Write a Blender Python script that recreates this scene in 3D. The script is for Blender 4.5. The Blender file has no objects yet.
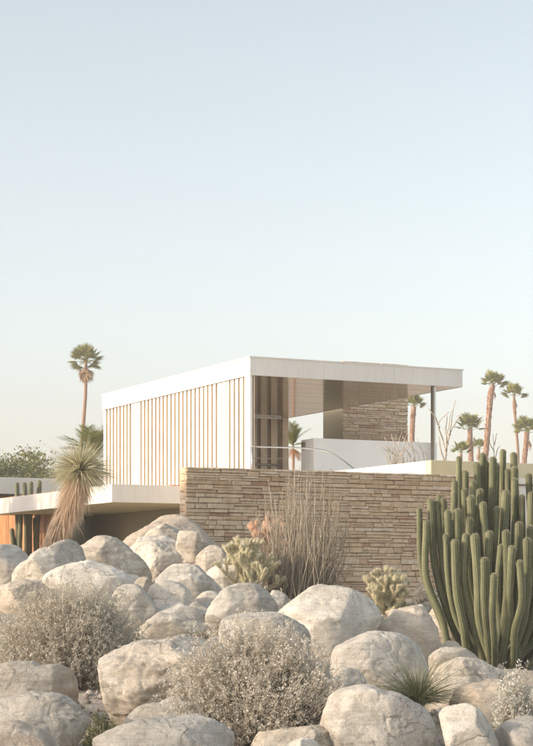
import bpy, bmesh, math, random
import numpy as np
from mathutils import Vector, Matrix, noise as mnoise, Quaternion

R = math.radians
random.seed(7)
rng = np.random.default_rng(11)
scene = bpy.context.scene
COL = scene.collection

# ------------------------------------------------------------------ camera
F, HZ, CZ = 1727.0, 575.0, 1.5            # focal length in photo pixels, horizon row, eye height
cam_d = bpy.data.cameras.new('camera')
cam = bpy.data.objects.new('camera', cam_d); COL.objects.link(cam)
cam.location = (0, 0, CZ); cam.rotation_euler = (R(90), 0, 0)
cam_d.sensor_fit = 'HORIZONTAL'; cam_d.sensor_width = 36
cam_d.lens = F / 533 * 36
cam_d.shift_y = (HZ - 373) / 533
cam_d.clip_end = 4000
scene.camera = cam

# ------------------------------------------------------------------ light
SUN_EL, SUN_A = 20.0, -20.0                # low sun from the left, a touch in front of the house
sdir = Vector((-math.cos(R(SUN_EL)) * math.cos(R(SUN_A)), math.cos(R(SUN_EL)) * math.sin(R(SUN_A)), math.sin(R(SUN_EL))))
world = bpy.data.worlds.new('World'); scene.world = world; world.use_nodes = True
wn = world.node_tree
bg = wn.nodes['Background']
sky = wn.nodes.new('ShaderNodeTexSky'); sky.sky_type = 'NISHITA'; sky.sun_disc = False
sky.sun_elevation = R(SUN_EL); sky.sun_rotation = math.atan2(sdir.x, sdir.y)
sky.altitude = 150; sky.air_density = 1.0; sky.dust_density = 2.3; sky.ozone_density = 1.0
hs = wn.nodes.new('ShaderNodeHueSaturation'); hs.inputs['Saturation'].default_value = 0.56
hs.inputs['Value'].default_value = 1.0; hs.inputs['Hue'].default_value = 0.477
wn.links.new(sky.outputs[0], hs.inputs['Color']); tint = wn.nodes.new('ShaderNodeMix'); tint.data_type = 'RGBA'; tint.blend_type = 'MULTIPLY'; tint.inputs[0].default_value = 1
tint.inputs[7].default_value = (.985, .912, .872, 1)
wn.links.new(hs.outputs[0], tint.inputs[6]); wn.links.new(tint.outputs[2], bg.inputs['Color'])
bg.inputs['Strength'].default_value = 0.15
sun_d = bpy.data.lights.new('sun', 'SUN'); sun_d.energy = 2.0; sun_d.angle = R(2.0); sun_d.color = (1.0, 0.83, 0.60)
sun = bpy.data.objects.new('sun', sun_d); COL.objects.link(sun)
sun.rotation_euler = (-sdir).to_track_quat('-Z', 'Y').to_euler(); sun.location = (-20, 0, 20)
vs = scene.view_settings
vs.view_transform = 'Standard'; vs.look = 'None'; vs.gamma = 1.0; vs.exposure = 0.98; vs.use_curve_mapping = False
scene.cycles.max_bounces = 8; scene.cycles.transparent_max_bounces = 8

# ------------------------------------------------------------------ helpers
def P(px, py, D):
    return Vector(((px - 266.5) * D / F, D, CZ + (HZ - py) * D / F))
def PXM(D): return D / F                   # metres per photo pixel at distance D
dL = Vector((-0.4443, 0.8959, 0)); dR = Vector((0.8959, 0.4443, 0)); UP = Vector((0, 0, 1))
def solve(p, d, px):                       # length along d from p that reaches picture column px
    k = (px - 266.5) / F
    return (k * p.y - p.x) / (d.x - k * d.y)

class MB:
    def __init__(s): s.v = []; s.f = []; s.m = []; s.n = 0
    def add(s, v, f, m=0):
        o = s.n
        s.v.extend(tuple(map(float, a)) for a in v)
        s.f.extend(tuple(int(i) + o for i in a) for a in f); s.m.extend([m] * len(f)); s.n += len(v)
        return s
    def box(s, o, ax, ay, az, m=0):        # corner + three edge vectors
        o = Vector(o); c = [o + ax * i + ay * j + az * k for k in (0, 1) for j in (0, 1) for i in (0, 1)]
        fs = [(0, 2, 3, 1), (4, 5, 7, 6), (0, 1, 5, 4), (2, 6, 7, 3), (0, 4, 6, 2), (1, 3, 7, 5)]
        if ax.cross(ay).dot(az) < 0: fs = [f[::-1] for f in fs]
        return s.add(c, fs, m)
    def tube(s, pts, rad, n=6, m=0, cap=True):
        pts = [Vector(p) for p in pts]; K = len(pts)
        if not hasattr(rad, '__len__'): rad = [rad] * K
        vs_ = []; prev = None
        for i, p in enumerate(pts):
            t = (pts[min(i + 1, K - 1)] - pts[max(i - 1, 0)]).normalized()
            if prev is None:
                a = t.orthogonal().normalized()
            else:
                a = (prev - t * prev.dot(t)).normalized()
            prev = a; b = t.cross(a)
            for j in range(n):
                th = 2 * math.pi * j / n
                vs_.append(p + (a * math.cos(th) + b * math.sin(th)) * rad[i])
        fs = [(i * n + j, i * n + (j + 1) % n, (i + 1) * n + (j + 1) % n, (i + 1) * n + j) for i in range(K - 1) for j in range(n)]
        if cap: fs += [tuple(range(n - 1, -1, -1)), tuple(range((K - 1) * n, K * n))]
        return s.add(vs_, fs, m)
    def build(s, name, mats, parent=None, smooth=False, bevel=0):
        me = bpy.data.meshes.new(name)
        me.from_pydata(s.v, [], s.f)
        if not isinstance(mats, (list, tuple)): mats = [mats]
        for m in mats: me.materials.append(m)
        if len(mats) > 1: me.polygons.foreach_set('material_index', s.m)
        if smooth: me.polygons.foreach_set('use_smooth', [True] * len(me.polygons))
        return link(name, me, parent, bevel)

def link(name, me, parent=None, bevel=0):
    o = bpy.data.objects.new(name, me); COL.objects.link(o)
    if parent is not None: attach(o, parent)
    if bevel:
        b = o.modifiers.new('bevel', 'BEVEL'); b.width = bevel; b.segments = 2; b.limit_method = 'ANGLE'
    return o
def wloc(p):
    v = Vector(p.location)
    while p.parent is not None: p = p.parent; v = v + Vector((0, 0, 0))
    return v
ROOTLOC = {}
def attach(o, parent):
    o.parent = parent
    o.matrix_parent_inverse = Matrix.Translation(-ROOTLOC.get(parent.name, Vector((0, 0, 0))))
def empty(name, loc):
    e = bpy.data.objects.new(name, None); COL.objects.link(e); e.location = loc; e.empty_display_size = 0.2
    ROOTLOC[e.name] = Vector(loc); return e
def tag(o, label=None, cat=None, group=None, kind=None):
    if label: o['label'] = label
    if cat: o['category'] = cat
    if group: o['group'] = group
    if kind: o['kind'] = kind
    return o
def np_mesh(name, V, Fq, mat, parent=None, smooth=False):   # V (n,3), Fq (m,k) constant k
    V = np.asarray(V, dtype=np.float32); Fq = np.asarray(Fq, dtype=np.int32)
    me = bpy.data.meshes.new(name); k = Fq.shape[1]
    me.vertices.add(len(V)); me.vertices.foreach_set('co', V.ravel())
    me.loops.add(Fq.size); me.loops.foreach_set('vertex_index', Fq.ravel())
    me.polygons.add(len(Fq)); me.polygons.foreach_set('loop_start', np.arange(len(Fq), dtype=np.int32) * k)
    me.update(calc_edges=True); me.validate()
    if smooth: me.polygons.foreach_set('use_smooth', [True] * len(me.polygons))
    me.materials.append(mat)
    return link(name, me, parent)
def unit(a): return a / (np.linalg.norm(a, axis=-1, keepdims=True) + 1e-9)
def blades(Pos, Dir, Ln, Wd, droop=None, segs=1, roll=None):
    """leaf blades: a tapered strip from Pos along Dir; returns V, quads"""
    n = len(Pos); Dir = unit(Dir)
    r = rng.normal(size=(n, 3)) if roll is None else roll
    side = unit(np.cross(Dir, r)); Ln = np.broadcast_to(Ln, n); Wd = np.broadcast_to(Wd, n)
    if segs == 1:                          # a diamond leaf, slightly folded
        nor = np.cross(Dir, side)
        a = Pos; b = Pos + Dir * (Ln * .5)[:, None] + side * (Wd * .5)[:, None] + nor * (Wd * .18)[:, None]
        c = Pos + Dir * Ln[:, None]; d = Pos + Dir * (Ln * .5)[:, None] - side * (Wd * .5)[:, None] + nor * (Wd * .18)[:, None]
        V = np.stack([a, b, c, d], 1).reshape(-1, 3)
        return V, np.arange(n * 4).reshape(n, 4)
    dr = np.zeros(n) if droop is None else np.broadcast_to(droop, n)
    rows = []
    for i in range(segs + 1):
        t = i / segs
        c = Pos + Dir * (Ln * t)[:, None]; c[:, 2] -= dr * Ln * t * t
        w = Wd * (1 - t) ** .7 * .5 * (0.55 + min(t * 3, .45)) + 0.0004
        rows.append(c - side * w[:, None]); rows.append(c + side * w[:, None])
    V = np.stack(rows, 1); k = 2 * (segs + 1)
    base = (np.arange(n) * k)[:, None]
    q = np.concatenate([base + np.array([2 * i, 2 * i + 1, 2 * i + 3, 2 * i + 2]) for i in range(segs)], 0)
    return V.reshape(-1, 3), q
def stems(Pts, Rad, sides=3):
    """many thin tubes; Pts (n,k,3), Rad (n,k)"""
    n, k, _ = Pts.shape
    T = np.gradient(Pts, axis=1); T = unit(T)
    ref = np.tile(np.array([0.31, 0.93, 0.2]), (n, k, 1)); A = unit(np.cross(T, ref)); B = np.cross(T, A)
    rows = []
    for j in range(sides):
        th = 2 * math.pi * j / sides
        rows.append(Pts + (A * math.cos(th) + B * math.sin(th)) * Rad[..., None])
    V = np.stack(rows, 2)                  # n,k,sides,3
    idx = np.arange(n * k * sides).reshape(n, k, sides)
    q = []
    for j in range(sides):
        j2 = (j + 1) % sides
        q.append(np.stack([idx[:, :-1, j], idx[:, :-1, j2], idx[:, 1:, j2], idx[:, 1:, j]], -1).reshape(-1, 4))
    return V.reshape(-1, 3), np.concatenate(q, 0)
def cat_mesh(parts):
    Vs, Fs, o = [], [], 0
    for V, f in parts: Vs.append(V); Fs.append(f + o); o += len(V)
    return np.concatenate(Vs), np.concatenate(Fs)

# ------------------------------------------------------------------ materials
def new_mat(name):
    m = bpy.data.materials.new(name); m.use_nodes = True
    nt = m.node_tree; b = nt.nodes['Principled BSDF']
    return m, nt, b
def nd(nt, t, **kw):
    n = nt.nodes.new('ShaderNode' + t)
    for k, v in kw.items():
        if k.startswith('i_'):
            key = k[2:]; key = int(key) if key.isdigit() else key
            n.inputs[key].default_value = v
        else: setattr(n, k, v)
    return n
def ramp(nt, fac, stops, interp='LINEAR'):
    r = nt.nodes.new('ShaderNodeValToRGB'); r.color_ramp.interpolation = interp
    e = r.color_ramp.elements
    while len(e) < len(stops): e.new(0.5)
    for i, (p, c) in enumerate(stops):
        e[i].position = p
        e[i].color = (c, c, c, 1) if not hasattr(c, '__len__') else (*c, 1)
    nt.links.new(fac, r.inputs[0]); return r.outputs[0]
def mix(nt, a, b, fac, mode='MIX'):
    m = nt.nodes.new('ShaderNodeMix'); m.data_type = 'RGBA'; m.blend_type = mode; m.clamp_factor = True
    for sock, val in ((m.inputs[0], fac), (m.inputs[6], a), (m.inputs[7], b)):
        if hasattr(val, 'is_linked'): nt.links.new(val, sock)
        elif hasattr(val, '__len__'): sock.default_value = (*val, 1) if len(val) == 3 else val
        else: sock.default_value = val if sock.type == 'VALUE' else (val, val, val, 1)
    return m.outputs[2]
def math_n(nt, op, a, b=0.0):
    m = nt.nodes.new('ShaderNodeMath'); m.operation = op
    for i, val in enumerate((a, b)):
        if hasattr(val, 'is_linked'): nt.links.new(val, m.inputs[i])
        else: m.inputs[i].default_value = val
    return m.outputs[0]
def noise_n(nt, vec, scale, detail=6, rough=.6, dist=0.0):
    n = nd(nt, 'TexNoise', i_Scale=scale, i_Detail=detail, i_Roughness=rough, i_Distortion=dist)
    nt.links.new(vec, n.inputs['Vector']); return n.outputs['Fac']
def coords(nt, rand=True, scale=None):
    tc = nd(nt, 'TexCoord'); v = tc.outputs['Object']
    if rand:
        oi = nd(nt, 'ObjectInfo'); mp = nd(nt, 'VectorMath', operation='MULTIPLY_ADD')
        cmb = nd(nt, 'CombineXYZ')
        for i, k in enumerate((37., 91., 53.)):
            nt.links.new(math_n(nt, 'MULTIPLY', oi.outputs['Random'], k), cmb.inputs[i])
        nt.links.new(v, mp.inputs[0]); mp.inputs[1].default_value = (1, 1, 1); nt.links.new(cmb.outputs[0], mp.inputs[2])
        v = mp.outputs[0]
    if scale:
        m2 = nd(nt, 'Mapping'); m2.inputs['Scale'].default_value = scale
        nt.links.new(v, m2.inputs['Vector']); v = m2.outputs[0]
    return v
def bump(nt, b, h, strength=.4, dist=.02, chain=None):
    n = nd(nt, 'Bump', i_Strength=strength, i_Distance=dist)
    nt.links.new(h, n.inputs['Height'])
    if chain is not None: nt.links.new(chain, n.inputs['Normal'])
    nt.links.new(n.outputs[0], b.inputs['Normal']); return n.outputs[0]

def rock_mat(name, c1, c2, c3, stain=.35, veins=.3, bands=0.0):
    m, nt, b = new_mat(name); v = coords(nt)
    big = noise_n(nt, v, 1.6, 8, .62, .6)
    col = ramp(nt, big, [(.3, c1), (.52, c2), (.72, c3)])
    oi = nd(nt, 'ObjectInfo')
    val = math_n(nt, 'MULTIPLY_ADD', oi.outputs['Random'], .3); val.node.inputs[2].default_value = .84
    hsv = nd(nt, 'HueSaturation'); nt.links.new(col, hsv.inputs['Color']); nt.links.new(val, hsv.inputs['Value']); col = hsv.outputs[0]
    # grey lichen and water stains
    st = noise_n(nt, v, 3.1, 9, .7, .3)
    col = mix(nt, col, (.23, .22, .19), math_n(nt, 'MULTIPLY', ramp(nt, st, [(.55, 0.), (.72, 1.)]), stain))
    # weathered mottling and scratchy grain
    mo = noise_n(nt, v, 5.5, 11, .74, .5)
    col = mix(nt, col, ramp(nt, mo, [(.3, (.62, .59, .54)), (.5, (1.0, .995, .985)), (.7, (1.22, 1.21, 1.19))]), .75, 'MULTIPLY')
    sm = nd(nt, 'Mapping'); oi3 = nd(nt, 'ObjectInfo'); cr3 = nd(nt, 'CombineXYZ')
    nt.links.new(math_n(nt, 'MULTIPLY_ADD', oi3.outputs['Random'], 1.4), cr3.inputs[1]); nt.links.new(math_n(nt, 'MULTIPLY', oi3.outputs['Random'], 2.3), cr3.inputs[2]); nt.links.new(cr3.outputs[0], sm.inputs['Rotation'])
    sm.inputs['Scale'].default_value = (1.2, 2.5, 12); nt.links.new(v, sm.inputs['Vector'])
    sg = noise_n(nt, sm.outputs[0], 2.2, 10, .7, .4)
    col = mix(nt, col, ramp(nt, sg, [(.34, (.66, .63, .58)), (.52, (1, 1, 1)), (.7, (1.12, 1.12, 1.1))]), .5, 'MULTIPLY')
    ln = noise_n(nt, v, 1.9, 7, .6, .9)
    lnm = ramp(nt, ln, [(.484, 0.), (.492, 1.), (.5, 0.)])
    lmask = ramp(nt, noise_n(nt, v, 1.4, 2, .5), [(.5, 0.), (.6, .8)])
    col = mix(nt, col, (.17, .145, .115), math_n(nt, 'MULTIPLY', lnm, lmask))
    # rusty warm patches
    st2 = noise_n(nt, v, 2.2, 5, .6, .8)
    col = mix(nt, col, (.46, .32, .19), math_n(nt, 'MULTIPLY', ramp(nt, st2, [(.58, 0.), (.78, 1.)]), .2))
    # fine crystals
    sp = noise_n(nt, v, 75, 3, .7)
    col = mix(nt, col, ramp(nt, sp, [(.3, .6), (.5, 1.02), (.68, 1.25)]), .55, 'MULTIPLY')
    sp2 = nd(nt, 'TexVoronoi', i_Scale=130.); nt.links.new(v, sp2.inputs['Vector'])
    col = mix(nt, col, (.08, .075, .065), math_n(nt, 'MULTIPLY', ramp(nt, sp2.outputs['Distance'], [(.1, 1.), (.2, 0.)]), .4))
    # pale quartz veins
    vm = nd(nt, 'Mapping'); vm.inputs['Rotation'].default_value = (.3, .5, .9); vm.inputs['Scale'].default_value = (.55, 1, 1.1)
    nt.links.new(v, vm.inputs['Vector'])
    vd = noise_n(nt, vm.outputs[0], 1.25, 4, .55, .4)
    vl = ramp(nt, vd, [(.487, 0.), (.5, 1.), (.513, 0.)])
    col = mix(nt, col, (.62, .58, .51), math_n(nt, 'MULTIPLY', vl, veins))
    h = None
    if bands:
        mp = nd(nt, 'Mapping'); oi2 = nd(nt, 'ObjectInfo'); cr2 = nd(nt, 'CombineXYZ')
        nt.links.new(math_n(nt, 'MULTIPLY_ADD', oi2.outputs['Random'], 1.1), cr2.inputs[1]); nt.links.new(math_n(nt, 'MULTIPLY', oi2.outputs['Random'], .9), cr2.inputs[0]); nt.links.new(cr2.outputs[0], mp.inputs['Rotation'])
        nt.links.new(v, mp.inputs['Vector'])
        mp.inputs['Scale'].default_value = (.7, .7, 6.5)
        h = noise_n(nt, mp.outputs[0], 1.6, 9, .68, .9)
        col = mix(nt, col, ramp(nt, h, [(.32, (.55, .52, .48)), (.5, (.95, .94, .93)), (.7, (1.12, 1.1, 1.08))]), bands, 'MULTIPLY')
    nt.links.new(col, b.inputs['Base Color']); b.inputs['Roughness'].default_value = .92
    b.inputs['Specular IOR Level'].default_value = .25
    n1 = bump(nt, b, mo, .7, .05)
    pit = noise_n(nt, v, 60, 5, .75)
    n2 = bump(nt, b, sg, .45, .03, bump(nt, b, pit, .6, .014, n1))
    # hairline cracks
    cr = nd(nt, 'TexVoronoi', feature='DISTANCE_TO_EDGE', i_Scale=1.7)
    wob = nd(nt, 'TexNoise', i_Scale=2.5, i_Detail=5); nt.links.new(v, wob.inputs['Vector'])
    add = nd(nt, 'VectorMath', operation='MULTIPLY_ADD'); add.inputs[1].default_value = (.5, .5, .5)
    nt.links.new(wob.outputs['Color'], add.inputs[0]); nt.links.new(v, add.inputs[2]); nt.links.new(add.outputs[0], cr.inputs['Vector'])
    crk = ramp(nt, cr.outputs['Distance'], [(0., 0.), (.016, 1.)])
    cm = math_n(nt, 'MULTIPLY', math_n(nt, 'SUBTRACT', 1.0, crk), ramp(nt, noise_n(nt, v, 1.1, 3, .5), [(.56, 0.), (.7, .7)]))
    nt.links.new(mix(nt, col, (.16, .135, .105), cm), b.inputs['Base Color'])
    n3 = bump(nt, b, math_n(nt, 'SUBTRACT', 1.0, cm), .6, .02, n2)
    if h is not None: bump(nt, b, h, .8 * bands, .05, n3)
    return m

def plain(name, col, rough=.6, metal=0., var=.08, scale=3., bmp=.1, spec=.4):
    m, nt, b = new_mat(name); v = coords(nt, rand=False)
    n = noise_n(nt, v, scale, 6, .6)
    lo = tuple(c * (1 - var) for c in col); hi = tuple(min(1, c * (1 + var)) for c in col)
    nt.links.new(ramp(nt, n, [(.3, lo), (.7, hi)]), b.inputs['Base Color'])
    b.inputs['Roughness'].default_value = rough; b.inputs['Metallic'].default_value = metal
    b.inputs['Specular IOR Level'].default_value = spec
    if bmp: bump(nt, b, noise_n(nt, v, scale * 14, 4, .6), bmp, .01)
    return m
def leaf_mat(name, stops, trans=.35, rough=.7, noise_scale=None):
    m, nt, b = new_mat(name)
    g = nd(nt, 'NewGeometry'); col = ramp(nt, g.outputs['Random Per Island'], stops)
    nt.links.new(col, b.inputs['Base Color']); b.inputs['Roughness'].default_value = rough
    b.inputs['Specular IOR Level'].default_value = .25
    tr = nd(nt, 'BsdfTranslucent'); nt.links.new(col, tr.inputs['Color'])
    ms = nd(nt, 'MixShader', i_0=trans)
    nt.links.new(b.outputs[0], ms.inputs[1]); nt.links.new(tr.outputs[0], ms.inputs[2])
    nt.links.new(ms.outputs[0], nt.nodes['Material Output'].inputs[0])
    return m
M = {}
M['rock_pale'] = rock_mat('rock_pale', (.60, .565, .505), (.72, .69, .63), (.80, .775, .72), .4, .4, .3)
M['rock_grey'] = rock_mat('rock_grey', (.55, .525, .48), (.66, .635, .585), (.745, .72, .67), .5, .15, .4)
M['rock_tan'] = rock_mat('rock_tan', (.57, .51, .43), (.68, .63, .55), (.76, .715, .64), .3, .2, .5)
M['rock_band'] = rock_mat('rock_band', (.46, .425, .37), (.58, .545, .48), (.67, .635, .565), .45, .15, .7)
M['rock_pink'] = rock_mat('rock_pink', (.57, .49, .405), (.66, .585, .495), (.72, .655, .57), .3, .15, .2)
M['white'] = plain('white_paint', (.86, .84, .79), .55, var=.035, scale=1.2, bmp=.05)
M['white2'] = plain('white_render', (.86, .84, .80), .8, var=.05, scale=1.0, bmp=.12)
M['cream'] = plain('cream_render', (.70, .64, .43), .85, var=.06, scale=1.4, bmp=.15)
M['olive_wall'] = plain('olive_render', (.47, .41, .275), .85, var=.06, scale=1.1, bmp=.1)
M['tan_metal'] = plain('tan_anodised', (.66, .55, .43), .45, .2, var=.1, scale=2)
M['bronze'] = plain('dark_bronze', (.24, .20, .155), .4, .5, var=.12, scale=4)
M['steel'] = plain('brushed_steel', (.62, .62, .60), .3, .9, var=.06, scale=6)
M['soil'] = plain('planter_soil', (.25, .20, .15), .95, var=.25, scale=8, bmp=.5)
M['curtain'] = plain('tan_slat', (.86, .71, .53), .6, var=.15, scale=3)
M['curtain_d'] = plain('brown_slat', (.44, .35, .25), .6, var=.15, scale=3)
M['terracotta'] = plain('terracotta', (.48, .17, .08), .8, var=.15, scale=9)

def soffit_mat():
    m, nt, b = new_mat('soffit_metal')
    v = coords(nt, rand=True, scale=(1.2, 1.2, 1.2))
    n = noise_n(nt, v, 2.0, 5, .6)
    nt.links.new(ramp(nt, n, [(.3, (.56, .45, .34)), (.7, (.66, .54, .42))]), b.inputs['Base Color'])
    b.inputs['Metallic'].default_value = .88; b.inputs['Roughness'].default_value = .11
    bump(nt, b, noise_n(nt, v, 3.0, 3, .5), .1, .02)
    return m
def fascia_mat():
    m, nt, b = new_mat('fascia_paint'); v = coords(nt, True, (4, 4, .5))
    n = noise_n(nt, v, 2.2, 8, .7); n2 = noise_n(nt, v, .4, 4, .6)
    c = ramp(nt, n2, [(.3, (.80, .775, .73)), (.7, (.87, .845, .80))])
    c = mix(nt, c, ramp(nt, n, [(.28, (.80, .78, .73)), (.48, (1, 1, 1))]), .55, 'MULTIPLY')
    nt.links.new(c, b.inputs['Base Color']); b.inputs['Roughness'].default_value = .6
    bump(nt, b, n2, .15, .02); return m
M['soffit'] = soffit_mat(); M['alu'] = plain('pale_aluminium', (.70, .665, .60), .5, .0, var=.08, scale=2.2, bmp=.04); M['fascia'] = fascia_mat()
def wood_mat():
    m, nt, b = new_mat('redwood'); v = coords(nt, True, (9, 9, .7))
    n = noise_n(nt, v, 2.2, 8, .65, .5)
    c = ramp(nt, n, [(.3, (.38, .17, .07)), (.55, (.52, .26, .12)), (.75, (.62, .35, .18))])
    oi = nd(nt, 'ObjectInfo'); vv = math_n(nt, 'MULTIPLY_ADD', oi.outputs['Random'], .4); vv.node.inputs[2].default_value = .75
    h = nd(nt, 'HueSaturation'); nt.links.new(c, h.inputs['Color']); nt.links.new(vv, h.inputs['Value'])
    nt.links.new(h.outputs[0], b.inputs['Base Color']); b.inputs['Roughness'].default_value = .6
    bump(nt, b, n, .3, .01); return m
M['wood'] = wood_mat()
def stone_mat(name, stops):
    m, nt, b = new_mat(name)
    tc = nd(nt, 'TexCoord'); g = nd(nt, 'NewGeometry'); oi = nd(nt, 'ObjectInfo')
    r = math_n(nt, 'FRACT', math_n(nt, 'ADD', math_n(nt, 'MULTIPLY', g.outputs['Random Per Island'], 3.7), oi.outputs['Random']))
    c = ramp(nt, r, stops)
    v = coords(nt, False)
    gp = nd(nt, 'Mapping'); gp.inputs['Scale'].default_value = (1, 1, 1)
    nt.links.new(g.outputs['Position'], gp.inputs['Vector']); v = gp.outputs[0]
    n = noise_n(nt, v, 11, 8, .7)
    c = mix(nt, c, ramp(nt, n, [(.3, .62), (.55, 1.), (.75, 1.2)]), .8, 'MULTIPLY')
    n2 = noise_n(nt, v, 4, 4, .6)
    c = mix(nt, c, (.42, .25, .14), math_n(nt, 'MULTIPLY', ramp(nt, n2, [(.55, 0.), (.7, 1.)]), .35))
    nt.links.new(c, b.inputs['Base Color']); b.inputs['Roughness'].default_value = .92; b.inputs['Specular IOR Level'].default_value = .2
    n1 = bump(nt, b, n, .7, .03); bump(nt, b, noise_n(nt, v, 60, 4, .7), .5, .01, n1)
    return m
M['stone'] = stone_mat('sandstone', [(0., (.62, .46, .30)), (.25, (.72, .555, .385)), (.5, (.76, .615, .445)), (.7, (.66, .50, .34)), (.88, (.79, .67, .525)), (.95, (.62, .43, .30)), (1., (.44, .28, .18))])
M['mortar'] = plain('mortar', (.66, .52, .38), .95, var=.15, scale=12, bmp=.4)

def cactus_mat(name, valley, flesh, ridge):
    m, nt, b = new_mat(name); v = coords(nt, True)
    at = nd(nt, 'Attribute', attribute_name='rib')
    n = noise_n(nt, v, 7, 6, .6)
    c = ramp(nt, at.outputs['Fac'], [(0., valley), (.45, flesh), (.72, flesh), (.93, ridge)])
    oi = nd(nt, 'ObjectInfo'); vv = math_n(nt, 'MULTIPLY_ADD', oi.outputs['Random'], .35); vv.node.inputs[2].default_value = .82
    h = nd(nt, 'HueSaturation'); nt.links.new(c, h.inputs['Color']); nt.links.new(vv, h.inputs['Value'])
    c = mix(nt, h.outputs[0], ramp(nt, n, [(.3, .7), (.6, 1.05)]), .7, 'MULTIPLY')
    sc_ = noise_n(nt, v, 3, 5, .6)
    c = mix(nt, c, (.30, .27, .17), math_n(nt, 'MULTIPLY', ramp(nt, sc_, [(.6, 0.), (.75, 1.)]), .5))
    al = nd(nt, 'Attribute', attribute_name='along')
    corky = math_n(nt, 'ADD', al.outputs['Fac'], math_n(nt, 'MULTIPLY', n, .3))
    c = mix(nt, c, (.27, .235, .17), ramp(nt, corky, [(.22, .85), (.42, 0.)]))
    nt.links.new(c, b.inputs['Base Color']); b.inputs['Roughness'].default_value = .65; b.inputs['Specular IOR Level'].default_value = .3
    bump(nt, b, noise_n(nt, v, 45, 4, .7), .4, .01)
    return m
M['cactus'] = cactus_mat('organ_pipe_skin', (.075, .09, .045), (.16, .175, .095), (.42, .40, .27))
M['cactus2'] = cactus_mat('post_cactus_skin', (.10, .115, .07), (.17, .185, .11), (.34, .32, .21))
M['spine'] = leaf_mat('pale_spines', [(0., (.40, .37, .26)), (1., (.60, .56, .42))], .3)
M['cholla'] = plain('cholla_skin', (.50, .46, .30), .8, var=.3, scale=12, bmp=.3)
M['cholla_spine'] = leaf_mat('cholla_spines', [(0., (.74, .69, .52)), (1., (.92, .88, .74))], .45)
M['cholla_trunk'] = plain('cholla_trunk', (.14, .12, .08), .9, var=.3, scale=20, bmp=.6)
M['orange_skin'] = plain('dry_orange_skin', (.60, .38, .26), .8, var=.3, scale=15, bmp=.3)
M['pink_spine'] = leaf_mat('pink_spines', [(0., (.72, .54, .41)), (1., (.84, .72, .60))], .4)
M['brittle_stem'] = leaf_mat('grey_twig', [(0., (.42, .355, .275)), (.5, (.56, .49, .40)), (1., (.68, .61, .51))], .1)
M['brittle_leaf'] = leaf_mat('silver_leaf', [(0., (.56, .52, .43)), (.5, (.69, .65, .565)), (1., (.82, .79, .715))], .25)
M['brittle_leaf2'] = leaf_mat('grey_leaf', [(0., (.50, .465, .375)), (.5, (.62, .58, .49)), (1., (.75, .715, .63))], .25)
M['brittle_white'] = leaf_mat('white_leaf', [(0., (.58, .56, .48)), (.5, (.70, .68, .61)), (1., (.82, .81, .75))], .3)
M['pencil'] = leaf_mat('grey_pencil_stem', [(0., (.24, .20, .15)), (.45, (.36, .31, .24)), (.8, (.46, .41, .33)), (1., (.56, .50, .41))], .05)
M['grass'] = leaf_mat('bear_grass', [(0., (.16, .18, .09)), (.5, (.28, .28, .16)), (1., (.45, .42, .28))], .3)
M['green'] = leaf_mat('small_green_leaf', [(0., (.09, .115, .045)), (.6, (.17, .19, .085)), (1., (.27, .28, .14))], .35)
M['tree_leaf'] = leaf_mat('tree_leaf', [(0., (.10, .125, .04)), (.5, (.20, .22, .075)), (1., (.36, .34, .13))], .4)
M['bark'] = plain('bark', (.17, .13, .095), .95, var=.3, scale=7, bmp=.6)
M['palm_leaf'] = leaf_mat('palm_leaf', [(0., (.14, .16, .045)), (.5, (.26, .27, .085)), (1., (.44, .41, .15))], .35)
M['palm_dry'] = leaf_mat('dry_palm_leaf', [(0., (.34, .22, .13)), (1., (.50, .36, .23))], .25)
M['palm_orange'] = leaf_mat('orange_palm_leaf', [(0., (.45, .18, .06)), (1., (.62, .34, .14))], .35)
M['palm_trunk'] = plain('palm_trunk', (.33, .205, .14), .95, var=.25, scale=5, bmp=.6)
M['palm_boot'] = leaf_mat('palm_boot', [(0., (.32, .18, .12)), (.5, (.47, .29, .20)), (1., (.60, .42, .31))], .0)
M['yucca_leaf'] = leaf_mat('yucca_leaf', [(0., (.38, .37, .22)), (.5, (.56, .53, .36)), (1., (.74, .70, .53))], .45)
M['yucca_dry'] = leaf_mat('dry_yucca_leaf', [(0., (.56, .42, .30)), (.5, (.70, .56, .43)), (1., (.82, .71, .58))], .5)
M['bare'] = plain('bare_pale_bark', (.48, .425, .35), .9, var=.2, scale=9, bmp=.3)
M['pebble'] = leaf_mat('gravel', [(0., (.24, .205, .165)), (.5, (.38, .33, .275)), (1., (.52, .47, .40))], .0, .95)

def ground_mat():
    m, nt, b = new_mat('desert_ground'); v = coords(nt, False)
    n = noise_n(nt, v, .8, 8, .65); c = ramp(nt, n, [(.3, (.36, .305, .24)), (.7, (.48, .42, .34))])
    vo = nd(nt, 'TexVoronoi', i_Scale=28.); nt.links.new(v, vo.inputs['Vector'])
    c = mix(nt, c, vo.outputs['Color'], .12, 'OVERLAY')
    nt.links.new(c, b.inputs['Base Color']); b.inputs['Roughness'].default_value = .97
    n1 = bump(nt, b, vo.outputs['Distance'], .7, .02); bump(nt, b, noise_n(nt, v, 40, 6, .7), .5, .02, n1)
    return m
M['ground'] = ground_mat()

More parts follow.
